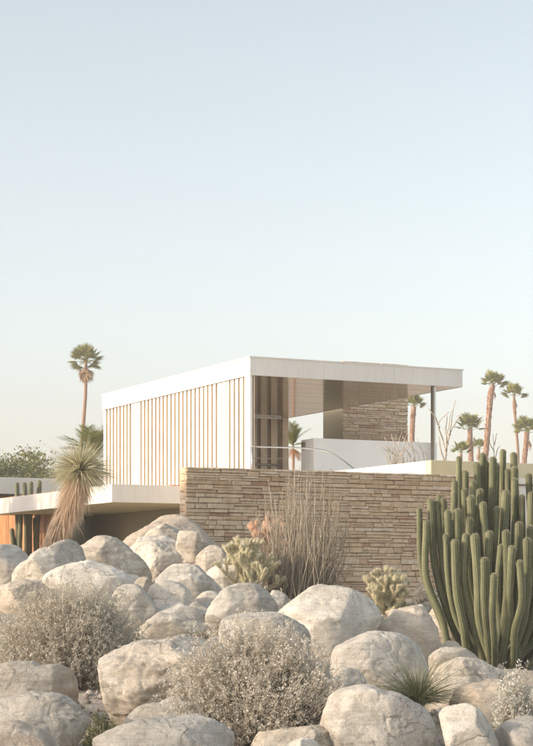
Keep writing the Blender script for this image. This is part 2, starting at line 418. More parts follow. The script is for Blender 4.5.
# ------------------------------------------------------------------ boulder outlines (traced, each with its own distance, size and depth)
B = [
 ('rock_grey', 25, [(-22,575),(-15,552),(0,542),(14,545),(27,556),(30,572),(22,590),(0,600),(-18,592)], 'smooth rounded grey boulder beside the sharp-edged pale wedge boulder, below the post cacti'),
 ('rock_pale', 24, [(12,573),(30,560),(50,549),(72,541),(80,548),(84,562),(78,578),(55,588),(25,588),(14,583)], 'pale wedge-shaped boulder sloping up to a crest under the shaggy yucca'),
 ('rock_band', 25.5, [(78,548),(90,543),(104,537),(118,541),(132,553),(146,566),(150,578),(140,588),(110,590),(85,580)], 'dark grey boulder with folded banding between yucca and tallest rock pile'),
 ('rock_pale', 22.5, [(42,578),(50,569),(75,562),(100,564),(122,571),(132,582),(130,596),(110,610),(70,612),(45,600)], 'long pale rounded boulder rising behind the wide grey bush'),
 ('rock_pink', 22, [(-5,592),(8,584),(30,581),(48,590),(50,605),(30,615),(0,612)], 'low pinkish boulder half hidden behind the wide grey bush'),
 ('rock_grey', 21.5, [(111,600),(118,589),(130,585),(145,590),(154,604),(155,620),(145,632),(125,634),(113,622)], 'upright egg-shaped grey boulder touching the wide grey bush'),
 ('rock_pink', 29, [(108,560),(124,543),(138,534.5),(152,526),(172,516.5),(188,521),(206,537),(224,556),(232,575),(200,590),(130,590),(108,578)], 'largest sloping boulder atop the rock pile, sunlit ridge against the dark carport'),
 ('rock_grey', 27.2, [(122,552),(135,540),(152,535),(170,539),(182,552),(186,566),(178,580),(150,585),(128,575)], 'broad mottled grey boulder at the front of the tallest rock pile'),
 ('rock_band', 27.9, [(146,536),(158,528),(176,526),(186,534),(184,548),(165,554),(150,550)], 'small dark layered rock wedged into the crest of the tallest rock pile'),
 ('rock_tan', 27, [(178,540),(182,528),(190,525),(198,533),(204,548),(203,562),(196,575),(184,572),(180,556)], 'upright tan boulder standing like a tooth in the tallest rock pile'),
 ('rock_band', 26.8, [(196,562),(204,550),(214,546),(226,556),(230,570),(215,580),(198,578)], 'dark smooth rock leaning on the upright tan boulder, facing the cholla'),
 ('rock_grey', 24, [(157,582),(166,569),(182,565),(200,567),(215,574),(223,590),(222,606),(205,616),(175,612),(160,598)], 'blocky grey boulder with faceted sides below the tallest rock pile'),
 ('rock_grey', 25, [(203,580),(212,569),(230,566),(248,568),(257,580),(258,596),(245,606),(215,604)], 'flat-topped grey boulder right in front of the pale cholla cactus'),
 ('rock_grey', 21, [(207,618),(214,602),(230,588),(250,585),(268,592),(278,606),(279,622),(268,638),(235,642),(212,634)], 'large domed grey boulder with a streaked flank beside the biggest round pale one'),
 ('rock_grey', 22.8, [(140,600),(150,588),(168,582),(182,586),(192,598),(196,612),(185,622),(155,622)], 'rough grey boulder next to the upright egg-shaped one'),
 ('rock_tan', 24, [(130,584),(140,578),(152,580),(156,590),(146,598),(132,595)], 'small tan stone lodged between the banded and mottled grey boulders'),
 ('rock_band', 20.5, [(132,630),(145,618),(168,615),(190,620),(207,628),(210,640),(195,654),(155,656),(136,645)], 'low dark streaked boulder above the big tan boulder with the sunlit rim'),
 ('rock_grey', 21.5, [(150,614),(165,605),(185,606),(200,613),(206,624),(190,634),(160,632)], 'flat slab of grey rock lying on the low dark streaked boulder'),
 ('rock_grey', 22, [(188,610),(196,602),(206,604),(214,612),(210,624),(195,624)], 'small grey stone filling the gap beside the large domed boulder'),
 ('rock_grey', 18.5, [(212,632),(228,618),(255,613),(285,618),(305,630),(310,650),(290,668),(235,668),(214,652)], 'grey dome of rock just showing over the largest silver bush'),
 ('rock_pale', 20, [(275,612),(283,600),(303,590),(328,588),(352,591),(372,602),(382,620),(380,634),(362,650),(335,658),(300,654),(282,638)], 'biggest round pale boulder with a pitted flank in front of the pencil-stem bush'),
 ('rock_pink', 20.5, [(375,634),(390,618),(408,606),(422,608),(432,622),(438,640),(440,655),(425,668),(395,666),(378,652)], 'smooth pinkish tan boulder with a blunt peak below the small cholla'),
 ('rock_pale', 17.5, [(329,662),(340,645),(362,634),(388,634),(412,643),(426,656),(430,675),(420,695),(385,706),(345,702),(330,685)], 'broad pale boulder with a notch, under the arching grass blades'),
 ('rock_pale', 16, [(326,678),(340,668),(356,671),(366,684),(368,700),(350,710),(330,704)], 'small pale rock tucked against the flank of the largest silver bush'),
 ('rock_pale', 14.3, [(325,712),(335,695),(355,688),(385,693),(412,703),(430,718),(434,734),(428,752),(395,768),(345,768),(325,745)], 'long white boulder with a pale vein, in front of the grass tuft'),
 ('rock_tan', 18.5, [(426,668),(434,654),(450,648),(468,652),(480,662),(480,680),(460,690),(432,686)], 'small streaked tan boulder at the foot of the organ pipe cactus'),
 ('rock_tan', 17, [(424,695),(432,675),(448,663),(470,660),(492,668),(510,680),(512,705),(490,725),(450,730),(430,718)], 'layered tan boulder with curved stripes behind the grass tuft'),
 ('rock_pink', 15.5, [(450,706),(458,690),(480,683),(510,686),(535,695),(545,715),(530,735),(490,742),(458,730)], 'pinkish flat-topped block under the small white-leaved bush'),
 ('rock_pale', 13.7, [(438,722),(442,711),(455,705),(472,707),(486,718),(495,732),(496,750),(480,768),(450,768),(442,745)], 'rough white angular rock between the long white boulder and grey corner rock'),
 ('rock_grey', 13.9, [(494,738),(505,725),(525,716),(548,715),(565,730),(565,760),(530,775),(500,765)], 'grey coarse boulder below the small white-leaved bush'),
 ('rock_tan', 22.5, [(422,620),(432,606),(446,610),(458,628),(466,645),(450,656),(432,650)], 'crumbly tan rock on the gravel slope between peaked boulder and organ pipe cactus'),
 ('rock_tan', 16, [(-30,690),(-25,672),(0,667),(40,667),(68,670),(80,678),(83,692),(75,706),(30,712),(-20,708)], 'flat layered tan boulder lying at the foot of the wide grey bush'),
 ('rock_pale', 14.6, [(-20,725),(-10,708),(15,698),(45,695),(72,702),(90,713),(98,727),(95,745),(70,760),(0,765),(-20,750)], 'broad veined pale boulder beside the small green shrub'),
 ('rock_pink', 13.6, [(-40,748),(-25,732),(0,724),(30,728),(55,740),(65,755),(50,775),(-20,780)], 'low pinkish boulder overlapping the broad veined pale one'),
 ('rock_tan', 16, [(92,700),(94,675),(105,658),(130,649),(160,643),(195,641),(225,648),(240,668),(242,700),(225,725),(180,735),(125,730),(100,718)], 'massive creased tan boulder with a sunlit rim between the two big bushes'),
 ('rock_grey', 14.8, [(126,722),(135,711),(160,704),(190,702),(212,706),(222,718),(215,735),(170,742),(132,738)], 'flat grey boulder sandwiched between the massive tan and smooth white ones'),
 ('rock_pale', 13.4, [(88,748),(105,733),(135,722),(175,718),(210,720),(232,735),(244,752),(235,775),(165,785),(100,775)], 'smooth white dome boulder right beside the small green shrub'),
 ('rock_tan', 14.3, [(245,752),(258,735),(290,728),(325,730),(348,745),(345,770),(290,780),(250,772)], 'low tan rock beneath the skirt of the largest silver bush'),
 ('rock_pale', 13.7, [(285,750),(290,742),(305,739),(318,744),(320,755),(300,762)], 'small pale cobble lying on the low tan rock under the silver bush'),
]
B += [('rock_grey', 23.3, [(196,600),(206,592),(220,596),(226,608),(215,618),(200,614)], 'small dull stone beside the blocky faceted boulder'),
 ('rock_grey', 19.6, [(198,650),(208,640),(225,640),(236,650),(230,664),(206,664)], 'small grey stone behind the crown of the largest silver bush'),
 ('rock_pale', 18.8, [(424,690),(428,676),(440,672),(448,684),(444,698),(430,702)], 'fist-like pale stone beside the layered tan boulder'),
 ('rock_grey', 23.0, [(262,600),(270,592),(284,594),(290,606),(280,616),(266,614)], 'small grey stone between domed boulder and pencil-stem bush'),
 ('rock_grey', 24.4, [(118,582),(126,574),(138,576),(142,588),(132,596),(120,592)], 'small grey stone under the dark banded boulder'),
 ('rock_tan', 21.0, [(436,650),(446,642),(460,646),(466,658),(454,668),(438,664)], 'broken tan stone on the slope at the foot of the cactus')]
def outline_world(D, pts):
    cx = sum(p[0] for p in pts) / len(pts); cy = sum(p[1] for p in pts) / len(pts)
    W = [P(cx + (x - cx) * 1.045, cy + (y - cy) * 1.045, D) for x, y in pts]
    xs = [w.x for w in W]; zs = [w.z for w in W]
    c = Vector(((min(xs) + max(xs)) / 2, D, (min(zs) + max(zs)) / 2))
    return W, c, (max(xs) - min(xs)) / 2, (max(zs) - min(zs)) / 2, min(zs), max(zs)

# ------------------------------------------------------------------ terrain
ctrl = []
for mt, D, pts, lb in B:
    W, c, rx, rz, z0, z1 = outline_world(D, pts)
    ctrl.append((c.x, D, z0 + .1 * (z1 - z0), 1.0))
for px, py, D in ((418, 712, 15.7), (497, 672, 22), (560, 676, 21.5), (262, 590, 26), (303, 600, 25.3), (385, 616, 24.5), (425, 604, 25), (445, 632, 23.5), (410, 600, 27),
                  (50, 556, 29.5), (20, 560, 31), (75, 690, 18.5), (262, 742, 15), (330, 602, 28), (350, 600, 30), (200, 590, 30), (480, 615, 29), (550, 620, 30)):
    q = P(px, py, D); ctrl.append((q.x, q.y, q.z, 1.0))
for x, y, z in ((-9, 12, 0), (9, 12, 0), (0, 10, -.15), (0, 4, -.2), (-12, 20, .6), (12, 20, .35), (-12, 30, 1.1), (12, 30, .9), (-6, 33, 1.2), (0, 34, 1.0), (5, 34, .95), (-14, 40, 1.0), (14, 40, .9), (0, 44, .95), (0, 60, 1), (-30, 30, .9), (30, 30, .7), (-30, 5, -.1), (30, 5, -.1), (-40, 70, 1), (40, 70, 1)):
    ctrl.append((x, y, z, 1.0))
CT = np.array(ctrl)
def ground_z(x, y):
    x = np.atleast_1d(np.asarray(x, float)); y = np.atleast_1d(np.asarray(y, float))
    d2 = (x[:, None] - CT[None, :, 0]) ** 2 + (y[:, None] - CT[None, :, 1]) ** 2
    w = 1 / (d2 + .35) ** 2.0
    z = (w * CT[None, :, 2]).sum(1) / w.sum(1)
    far = np.clip((np.sqrt(x * x + y * y) - 70) / 60, 0, 1)
    return z * (1 - far) + 1.0 * far
def gz(x, y): return float(ground_z(x, y)[0])
gx = np.concatenate([[-2500, -1200, -500, -220, -120, -70, -45, -30, -22, -16, -12], np.linspace(-9, 9, 150), [12, 16, 22, 30, 45, 70, 120, 220, 500, 1200, 2500]])
gy = np.concatenate([[-600, -200, -80, -30, -12, 0, 5, 9], np.linspace(11, 36, 180), [38, 41, 45, 50, 56, 64, 75, 90, 120, 160, 250, 500, 1200, 3000]])
GX, GY = np.meshgrid(gx, gy); V = np.stack([GX.ravel(), GY.ravel(), np.zeros(GX.size)], 1)
for i in range(0, len(V), 8000): V[i:i + 8000, 2] = ground_z(V[i:i + 8000, 0], V[i:i + 8000, 1])
nearm = (np.abs(V[:, 0]) < 12) & (V[:, 1] > 8) & (V[:, 1] < 40)
V[nearm, 2] += np.array([0.035 * mnoise.noise(Vector((a * 1.7, b * 1.7, 0))) + .015 * mnoise.noise(Vector((a * 6, b * 6, 3))) for a, b in V[nearm, :2]])
nx, ny = len(gx), len(gy); I = np.arange(nx * ny).reshape(ny, nx)
Fq = np.stack([I[:-1, :-1], I[:-1, 1:], I[1:, 1:], I[1:, :-1]], -1).reshape(-1, 4)
tag(np_mesh('ground', V, Fq, M['ground'], None, True), kind='structure')

# ------------------------------------------------------------------ the house (frame: u along dR, v along dL from the near roof corner)
C = P(250, HZ, 38); C.z = 0
def H(u, v, z): return Vector((C.x + dR.x * u + dL.x * v, C.y + dR.y * u + dL.y * v, z))
def uv(p): q = Vector((p.x - C.x, p.y - C.y, 0)); return q.dot(dR), q.dot(dL)
RL = solve(C, dL, 102.0); RW = solve(C, dR, 462.6)
ZS, ZT, ZF = CZ + 200.2 / F * 38, CZ + 217.7 / F * 38, CZ + 2.05
house = empty('desert_house', H(RW / 2, RL / 2, gz(*H(RW / 2, RL / 2, 0).xy)))
tag(house, 'modern white flat-roofed pavilion with vertical louvres, raised above the stone wall', 'house')
def hbox(mb, u0, u1, v0, v1, z0, z1, m=0): return mb.box(H(u0, v0, z0), dR * (u1 - u0), dL * (v1 - v0), UP * (z1 - z0), m)
# roof: core + four fascia boards + soffit panels
roof = hbox(MB(), .03, RW - .03, .03, RL - .03, ZS + .012, ZT - .03).build('roof', M['white'], house)
for (a, b_, c_, d_) in ((0, RW, 0, .03), (0, RW, RL - .03, RL), (0, .0295, .0305, RL - .0305), (RW - .0295, RW, .0305, RL - .0305)):
    nseg = 3 if b_ - a > 1 else 5
    for q in range(nseg):
        f0, f1 = q / nseg, (q + 1) / nseg
        if nseg == 3: hbox(MB(), a + (b_ - a) * f0 + .002, a + (b_ - a) * f1 - .002, c_, d_, ZS - .004, ZT).build('fascia', M['fascia'], roof)
        else: hbox(MB(), a, b_, c_ + (d_ - c_) * f0 + .002, c_ + (d_ - c_) * f1 - .002, ZS - .004, ZT).build('fascia', M['fascia'], roof)
hbox(MB(), -.02, RW + .02, -.02, RL + .02, ZT + .001, ZT + .028).build('roof_edge_flashing', M['fascia'], roof)
NP = 26; pw = (RL - .07) / NP
for i in range(NP):
    z = ZS + random.uniform(-.0015, .0015)
    hbox(MB(), .032, RW - .032, .035 + i * pw, .035 + (i + 1) * pw - .006, z, z + .012).build('soffit_panel', M['soffit'], roof)
# vertical louvres on the sunlit side
NL = 36; lp = (RL - .45) / NL
for i in range(NL):
    v0 = .33 + i * lp
    px = 266.5 + F * H(0, v0, 0).x / H(0, v0, 0).y
    shut = 131 < px < 140 or 219 < px < 227
    gap = lp * .09 if shut else lp * random.uniform(.31, .37) * (1.0 + .42 * i / NL)
    mb = MB()
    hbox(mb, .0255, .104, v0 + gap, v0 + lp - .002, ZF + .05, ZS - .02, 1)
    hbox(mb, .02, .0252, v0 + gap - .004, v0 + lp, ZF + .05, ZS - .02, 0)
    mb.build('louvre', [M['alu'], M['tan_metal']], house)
hbox(MB(), .105, .13, .03, RL - .03, ZF, ZS - .006).build('louvre_backing', M['tan_metal'], house)
hbox(MB(), .02, .075, .034, .325, ZF, ZS - .006).build('corner_post', M['white'], house)
hbox(MB(), .04, .2, RL - .12, RL - .01, ZF, ZS - .006).build('corner_post', M['white'], house)
hbox(MB(), .07, .099, .33, RL - .12, ZF + .003, ZF + .048).build('louvre_track', M['tan_metal'], house)
# rear louvre wall (seen through the open front)
nb = 16; bw = (RW - .45) / nb
for i in range(nb):
    hbox(MB(), .2 + i * bw, .2 + (i + .62) * bw, RL - .16, RL - .13, ZF + .03, ZS - .05).build('rear_slat', M['curtain'], house)
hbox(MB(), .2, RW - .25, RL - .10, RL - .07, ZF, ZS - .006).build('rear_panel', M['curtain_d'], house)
hbox(MB(), .2, RW - .25, RL - .2, RL - .165, ZS - .05, ZS - .006).build('head_rail', M['steel'], house)
hbox(MB(), .2, RW - .25, RL - .2, RL - .165, ZF + 1.0, ZF + 1.05).build('middle_rail', M['bronze'], house)
hbox(MB(), RW - .24, RW - .06, RL - .24, RL - .06, ZF, ZS - .006).build('rear_corner_post', M['curtain'], house)
# front column
cp = H(0, .1, 0); uc = solve(cp, dR, 432)
hbox(MB(), uc, uc + .05, .08, .16, ZF, ZS - .006).build('column', M['bronze'], house, bevel=.006)
hbox(MB(), uc + .052, uc + .10, .09, .15, ZF, ZS - .006).build('column_flange', M['steel'], house, bevel=.005)
# white terrace parapet
vp = .26; pp = H(0, vp, 0); ua, ub = solve(pp, dR, 314), solve(pp, dR, 437)
zp = CZ + (HZ - 438) / F * H(ua, vp, 0).y
tl = solve(H(ua, vp, 0), dL, 301)
par = hbox(MB(), ua, ub, vp, vp + .18, ZF - .3, zp).build('parapet', M['white2'], house, bevel=.012)
hbox(MB(), ua + .001, ua + .18, vp + .181, vp + tl, ZF - .3, zp - .003).build('parapet_return', M['white2'], house, bevel=.012)
hbox(MB(), ua - .05, ua - .002, vp + tl - .22, vp + tl - .1, zp - .22, zp - .06).build('wall_light', M['bronze'], house, bevel=.008)
# terrace slab and the storey below it
hbox(MB(), -.1, RW + 3.2, -1.6, RL + .2, ZF - .28, ZF).build('terrace_slab', M['white2'], house)
hbox(MB(), .44, RW + 3, -1.4, RL + 6, .6, ZF - .283).build('lower_storey_wall', M['olive_wall'], house)
# handrail
rp = H(0, -1.2, 0)
def rail_pt(px, py):
    u = solve(rp, dR, px); q = H(u, -1.2, 0); q.z = CZ + (HZ - py) / F * q.y; return q
pts = [rail_pt(x, y) for x, y in ((251, 446.5), (260, 446.8), (290, 447.5), (312, 448.5), (325, 450.5), (335, 455), (343, 460), (352, 467), (362, 475))]
rail = MB().tube(pts, .018, 8).build('handrail', M['steel'], house, True)
for x, y in ((252, 446.6),):
    q = rail_pt(x, y); MB().tube([q, Vector((q.x, q.y, ZF))], .014, 8).build('rail_post', M['steel'], rail, True)
MB().tube([rail_pt(253, 458), rail_pt(283, 458.5)], .009, 6).build('lower_rail', M['bronze'], rail, True)

# stone pieces ------------------------------------------------------
def stone_mesh(seed):
    r = random.Random(seed); mb = MB()
    j = lambda a: r.uniform(-a, a)
    back = [(0, 1, 0), (1, 1, 0), (1, 1, 1), (0, 1, 1)]
    rim = [(0 + abs(j(.03)), .22, 0 + abs(j(.13))), (1 - abs(j(.02)), .22 + j(.08), 0 + abs(j(.07))), (1 - abs(j(.04)), .22 + j(.08), 1 - abs(j(.13))), (0 + abs(j(.02)), .22, 1 - abs(j(.07)))]
    fr = [(.05 + abs(j(.04)), j(.12), .14 + j(.05)), (.5 + j(.2), j(.22), .12 + j(.09)), (.95 - abs(j(.04)), j(.12), .14 + j(.05)), (.95 - abs(j(.04)), j(.12), .86 + j(.05)), (.5 + j(.2), j(.22), .88 + j(.09)), (.05 + abs(j(.04)), j(.12), .86 + j(.05))]
    v = back + rim + fr
    f = [(4, 5, 1, 0), (5, 6, 2, 1), (6, 7, 3, 2), (7, 4, 0, 3), (4, 8, 9, 5), (5, 9, 10), (5, 10, 11, 6), (6, 11, 12, 7), (7, 12, 13), (4, 7, 13, 8), (8, 13, 12, 9), (9, 12, 11, 10)]
    me = bpy.data.meshes.new('stone'); me.from_pydata(v, [], f)
    bm = bmesh.new(); bm.from_mesh(me); bmesh.ops.recalc_face_normals(bm, faces=bm.faces); bm.to_mesh(me); bm.free()
    me.materials.append(M['stone']); return me
SM = [stone_mesh(i) for i in range(12)]
def lay_courses(length, z0, z1, hmin, hmax, lmin, lmax, seed):
    r = random.Random(seed); z = z0; out = []
    while z < z1 - .02:
        h = r.uniform(hmin, hmax)
        if z1 - (z + h) < hmin * .7: h = z1 - z
        x = 0
        while x < length - .01:
            l = r.uniform(lmin, lmax)
            if r.random() < .12: l *= .45
            if length - (x + l) < lmin * .6: l = length - x
            if h > hmax * .62 and l > .2 and r.random() < .5:           # two thin stones in one course
                s = r.uniform(.4, .6); out.append((x, z, l, h * s)); out.append((x, z + h * s, l, h * (1 - s)))
            else: out.append((x, z, l, h))
            x += l
        z += h
    return out
def stone_matrix(o, ax, nrm, x, z, l, h, dep, proud, gap=.003):
    # local x along the wall, local y into the wall, local z up
    q = o + ax * (x + gap / 2) + UP * (z + gap / 2) + nrm * proud
    Mx = Matrix.Identity(4)
    for i in range(3):
        Mx[i][0] = ax[i] * (l - gap); Mx[i][1] = -nrm[i] * dep; Mx[i][2] = UP[i] * (h - gap); Mx[i][3] = q[i]
    return Mx
nF = -dL; nLft = -dR                          # outward normals of the two visible house directions
def place_stones(parent, items, limit, rest_name):
    """items: (score, matrix). The best ones become objects, the rest one joined part."""
    items.sort(key=lambda a: -a[0])
    r = random.Random(3)
    for s, mx in items[:limit]:
        o = bpy.data.objects.new('stone', r.choice(SM)); COL.objects.link(o)
        root = parent if parent.parent is None else parent.parent
        o.parent = parent; o.matrix_parent_inverse = Matrix.Translation(-ROOTLOC[root.name]) if parent.parent is None else Matrix.Identity(4)
        o.matrix_basis = mx
    if len(items) > limit:
        mb = MB()
        for s, mx in items[limit:]:
            me = r.choice(SM)
            mb.add([mx @ v.co for v in me.vertices], [tuple(p.vertices) for p in me.polygons])
        tag(mb.build(rest_name, M['stone'], parent if parent.parent is None else None), kind='stuff')
# chimney
cu, cv = uv(P(343, HZ, 47.2)); cw = solve(H(cu, cv, 0), dR, 408.5); cd = solve(H(cu, cv, 0), dL, 323)
zc = CZ + (HZ - 362.5) / F * 47.6
chim = hbox(MB(), cu + .035, cu + cw - .035, cv + .045, cv + cd - .03, .8, zc - .02).build('chimney', M['mortar'], house)
hbox(MB(), cu + .004, cu + .034, cv + .05, cv + cd, ZF - .3, zc - .03).build('chimney_side_panel', M['olive_wall'], chim)
items = []
r_ = random.Random(5)
for x, z, l, h in lay_courses(cw - .004, ZF + .6, zc, .07, .13, .2, .6, 21):
    items.append((1, stone_matrix(H(cu + .002, cv + .044, 0), dR, nF, x, z, l, h, .08, .035 + r_.uniform(-.012, .015), .006)))
for x, z, l, h in lay_courses(cd - .02, ZS + .2, zc, .09, .14, .3, .6, 22):
    items.append((.5, stone_matrix(H(cu + .003, cv + cd, 0), -dL, nLft, x, z, l, h, .03, .004 + r_.uniform(0, .01), .006)))
place_stones(chim, items, 290, 'stones')

# ------------------------------------------------------------------ stone garden wall
ws = P(186, HZ, 30); ws.z = 0
WLn = solve(ws, dR, 503); ZW = CZ + (HZ - 466.5) / F * 30; ZW0 = .55; WT = solve(ws, dL, 179.6)
swall = empty('stone_wall', Vector((*(ws + dR * WLn / 2).xy, gz(*(ws + dR * WLn / 2).xy))))
tag(swall, 'long tan wall of thin layered sandstone ledge stones below the white pavilion', 'wall')
MB().box(ws + dR * .03 + dL * .06 + UP * ZW0, dR * (WLn - .05), dL * (WT - .08), UP * (ZW - ZW0 - .012)).build('wall_core', M['mortar'], swall)
items = []
for x, z, l, h in lay_courses(WLn, ZW0, ZW, .05, .125, .15, .55, 8):
    p = ws + dR * (x + l / 2); px = 266.5 + F * p.x / p.y; py = HZ - (z + h / 2 - CZ) * F / p.y
    sc_ = l * h + 10
    if py > 597 or (px > 440 and py > 505) or (px > 470 and py > 480): sc_ -= 8
    elif 272 < px < 372 and py > 592 or (px < 250 and py > 575): sc_ -= 8
    pr = r_.uniform(-.012, .014); z += r_.uniform(-.005, .005)
    items.append((sc_, stone_matrix(ws + dL * .06 + dR * 0, dR, nF, x, z, l, h, .05, .06 + pr)))
for x, z, l, h in lay_courses(WT - .045, ZW0, ZW, .10, .2, .5, .6, 9):
    items.append((12, stone_matrix(ws + dL * WT, -dL, nLft, x, z, l, h, .028, r_.uniform(-.002, .006))))
place_stones(swall, items, 300, 'small_stones')

# cream planter wall behind the stone wall
pk = P(431, HZ, 34); pk.z = 0; zk = CZ + (HZ - 460) / F * 34
planter = empty('planter_wall', Vector((pk.x, pk.y, gz(pk.x, pk.y))))
tag(planter, 'smooth cream planter wall above the stone wall, its end face sunlit', 'wall')
kl = 4.6; kr = solve(pk, dR, 590)
MB().box(pk + UP * .7, dR * kr, dL * .2, UP * (zk - .7)).build('front_face', M['cream'], planter, bevel=.01)
MB().box(pk + dL * .201 + UP * .7, dR * .2, dL * (kl - .2), UP * (zk - .703)).build('end_face', M['white2'], planter, bevel=.01)
MB().box(pk + dR * .202 + dL * .202 + UP * .7, dR * (kr - .4), dL * (kl - .5), UP * (zk - .7 - .25)).build('soil', M['soil'], planter)
# low wing at the far end of the stone wall
wk = ws + dR * (WLn + .03) + dL * .25
wing = empty('side_wing', Vector((wk.x, wk.y, gz(wk.x, wk.y))))
tag(wing, 'low white wing with grey flat roof edge glimpsed behind the organ pipe cactus', 'building')
zw1, zw0 = CZ + (HZ - 478.6) / F * 33.6, CZ + (HZ - 486) / F * 33.6
MB().box(wk + UP * (zw0 + .03), dR * 4, dL * .5, UP * (zw1 - zw0 - .03)).build('roof_edge', M['white'], wing, bevel=.006)
MB().box(wk + dL * .03 + UP * zw0, dR * 4, dL * .45, UP * .027).build('drip_edge', M['bronze'], wing)
MB().box(wk + dL * .06 + UP * .6, dR * 4, dL * .4, UP * (zw0 - .602)).build('wall', M['white2'], wing)

# ------------------------------------------------------------------ carport canopy, wood wall and rear roof on the left
ku, kv = uv(P(112, HZ, 38.9)); kz1 = CZ + (HZ - 484) / F * 38.9; kz0 = CZ + (HZ - 502) / F * 38.9
kend = solve(H(ku, kv, 0), dL, -14)
cport = empty('carport', H(ku + 1.2, kv + 4, gz(*H(ku + 1.2, kv + 4, 0).xy)))
tag(cport, 'white flat carport canopy reaching from the stone wall behind the yucca', 'carport')
hbox(MB(), ku + .03, .43, kv + .03, kv + kend, kz0 + .02, kz1 - .03).build('roof_slab', M['white'], cport)
hbox(MB(), ku, .43, kv, kv + .0295, kz0, kz1).build('fascia', M['fascia'], cport)
hbox(MB(), ku, ku + .0295, kv + .03, kv + kend, kz0, kz1 - .002).build('fascia', M['fascia'], cport)
hbox(MB(), ku + .0305, .425, kv + .0305, kv + kend, kz0 + .004, kz0 + .018).build('soffit', M['cream'], cport)
rw = P(-8, HZ, 51.2); rw.z = 0; rl = solve(rw, dR, 108)
z1, z0 = CZ + (HZ - 477.5) / F * 51.5, CZ + (HZ - 494) / F * 51.5
rear = empty('rear_wing', Vector((rw.x + 1, rw.y + 1, gz(rw.x + 1, rw.y + 1))))
tag(rear, 'rear wing with redwood plank wall under a white flat roof, behind the post cacti', 'building')
MB().box(rw - dR * 2.5 + UP * z0, dR * (rl + 2.5), dL * 6, UP * (z1 - z0)).build('roof', M['white'], rear, bevel=.01)
MB().box(rw - dR * 2 + dL * .75 + UP * .7, dR * (rl + 1.8), dL * 4.5, UP * (z0 - .703)).build('wall_core', M['bronze'], rear)
w0 = P(64, HZ, 45.8); w0.z = 0; wl = solve(w0, dL, -10); zwd = CZ + (HZ - 494.5) / F * 48.5
MB().box(w0 + dR * .05 + UP * .7, dR * .2, dL * wl, UP * (zwd - .72)).build('plank_backing', M['bronze'], rear)
x = 0.0
while x < wl:
    MB().box(w0 + dL * x + dR * random.uniform(-.006, .006) + UP * .72, dR * .04, dL * .150, UP * (zwd - .72)).build('plank', M['wood'], rear)
    x += .157

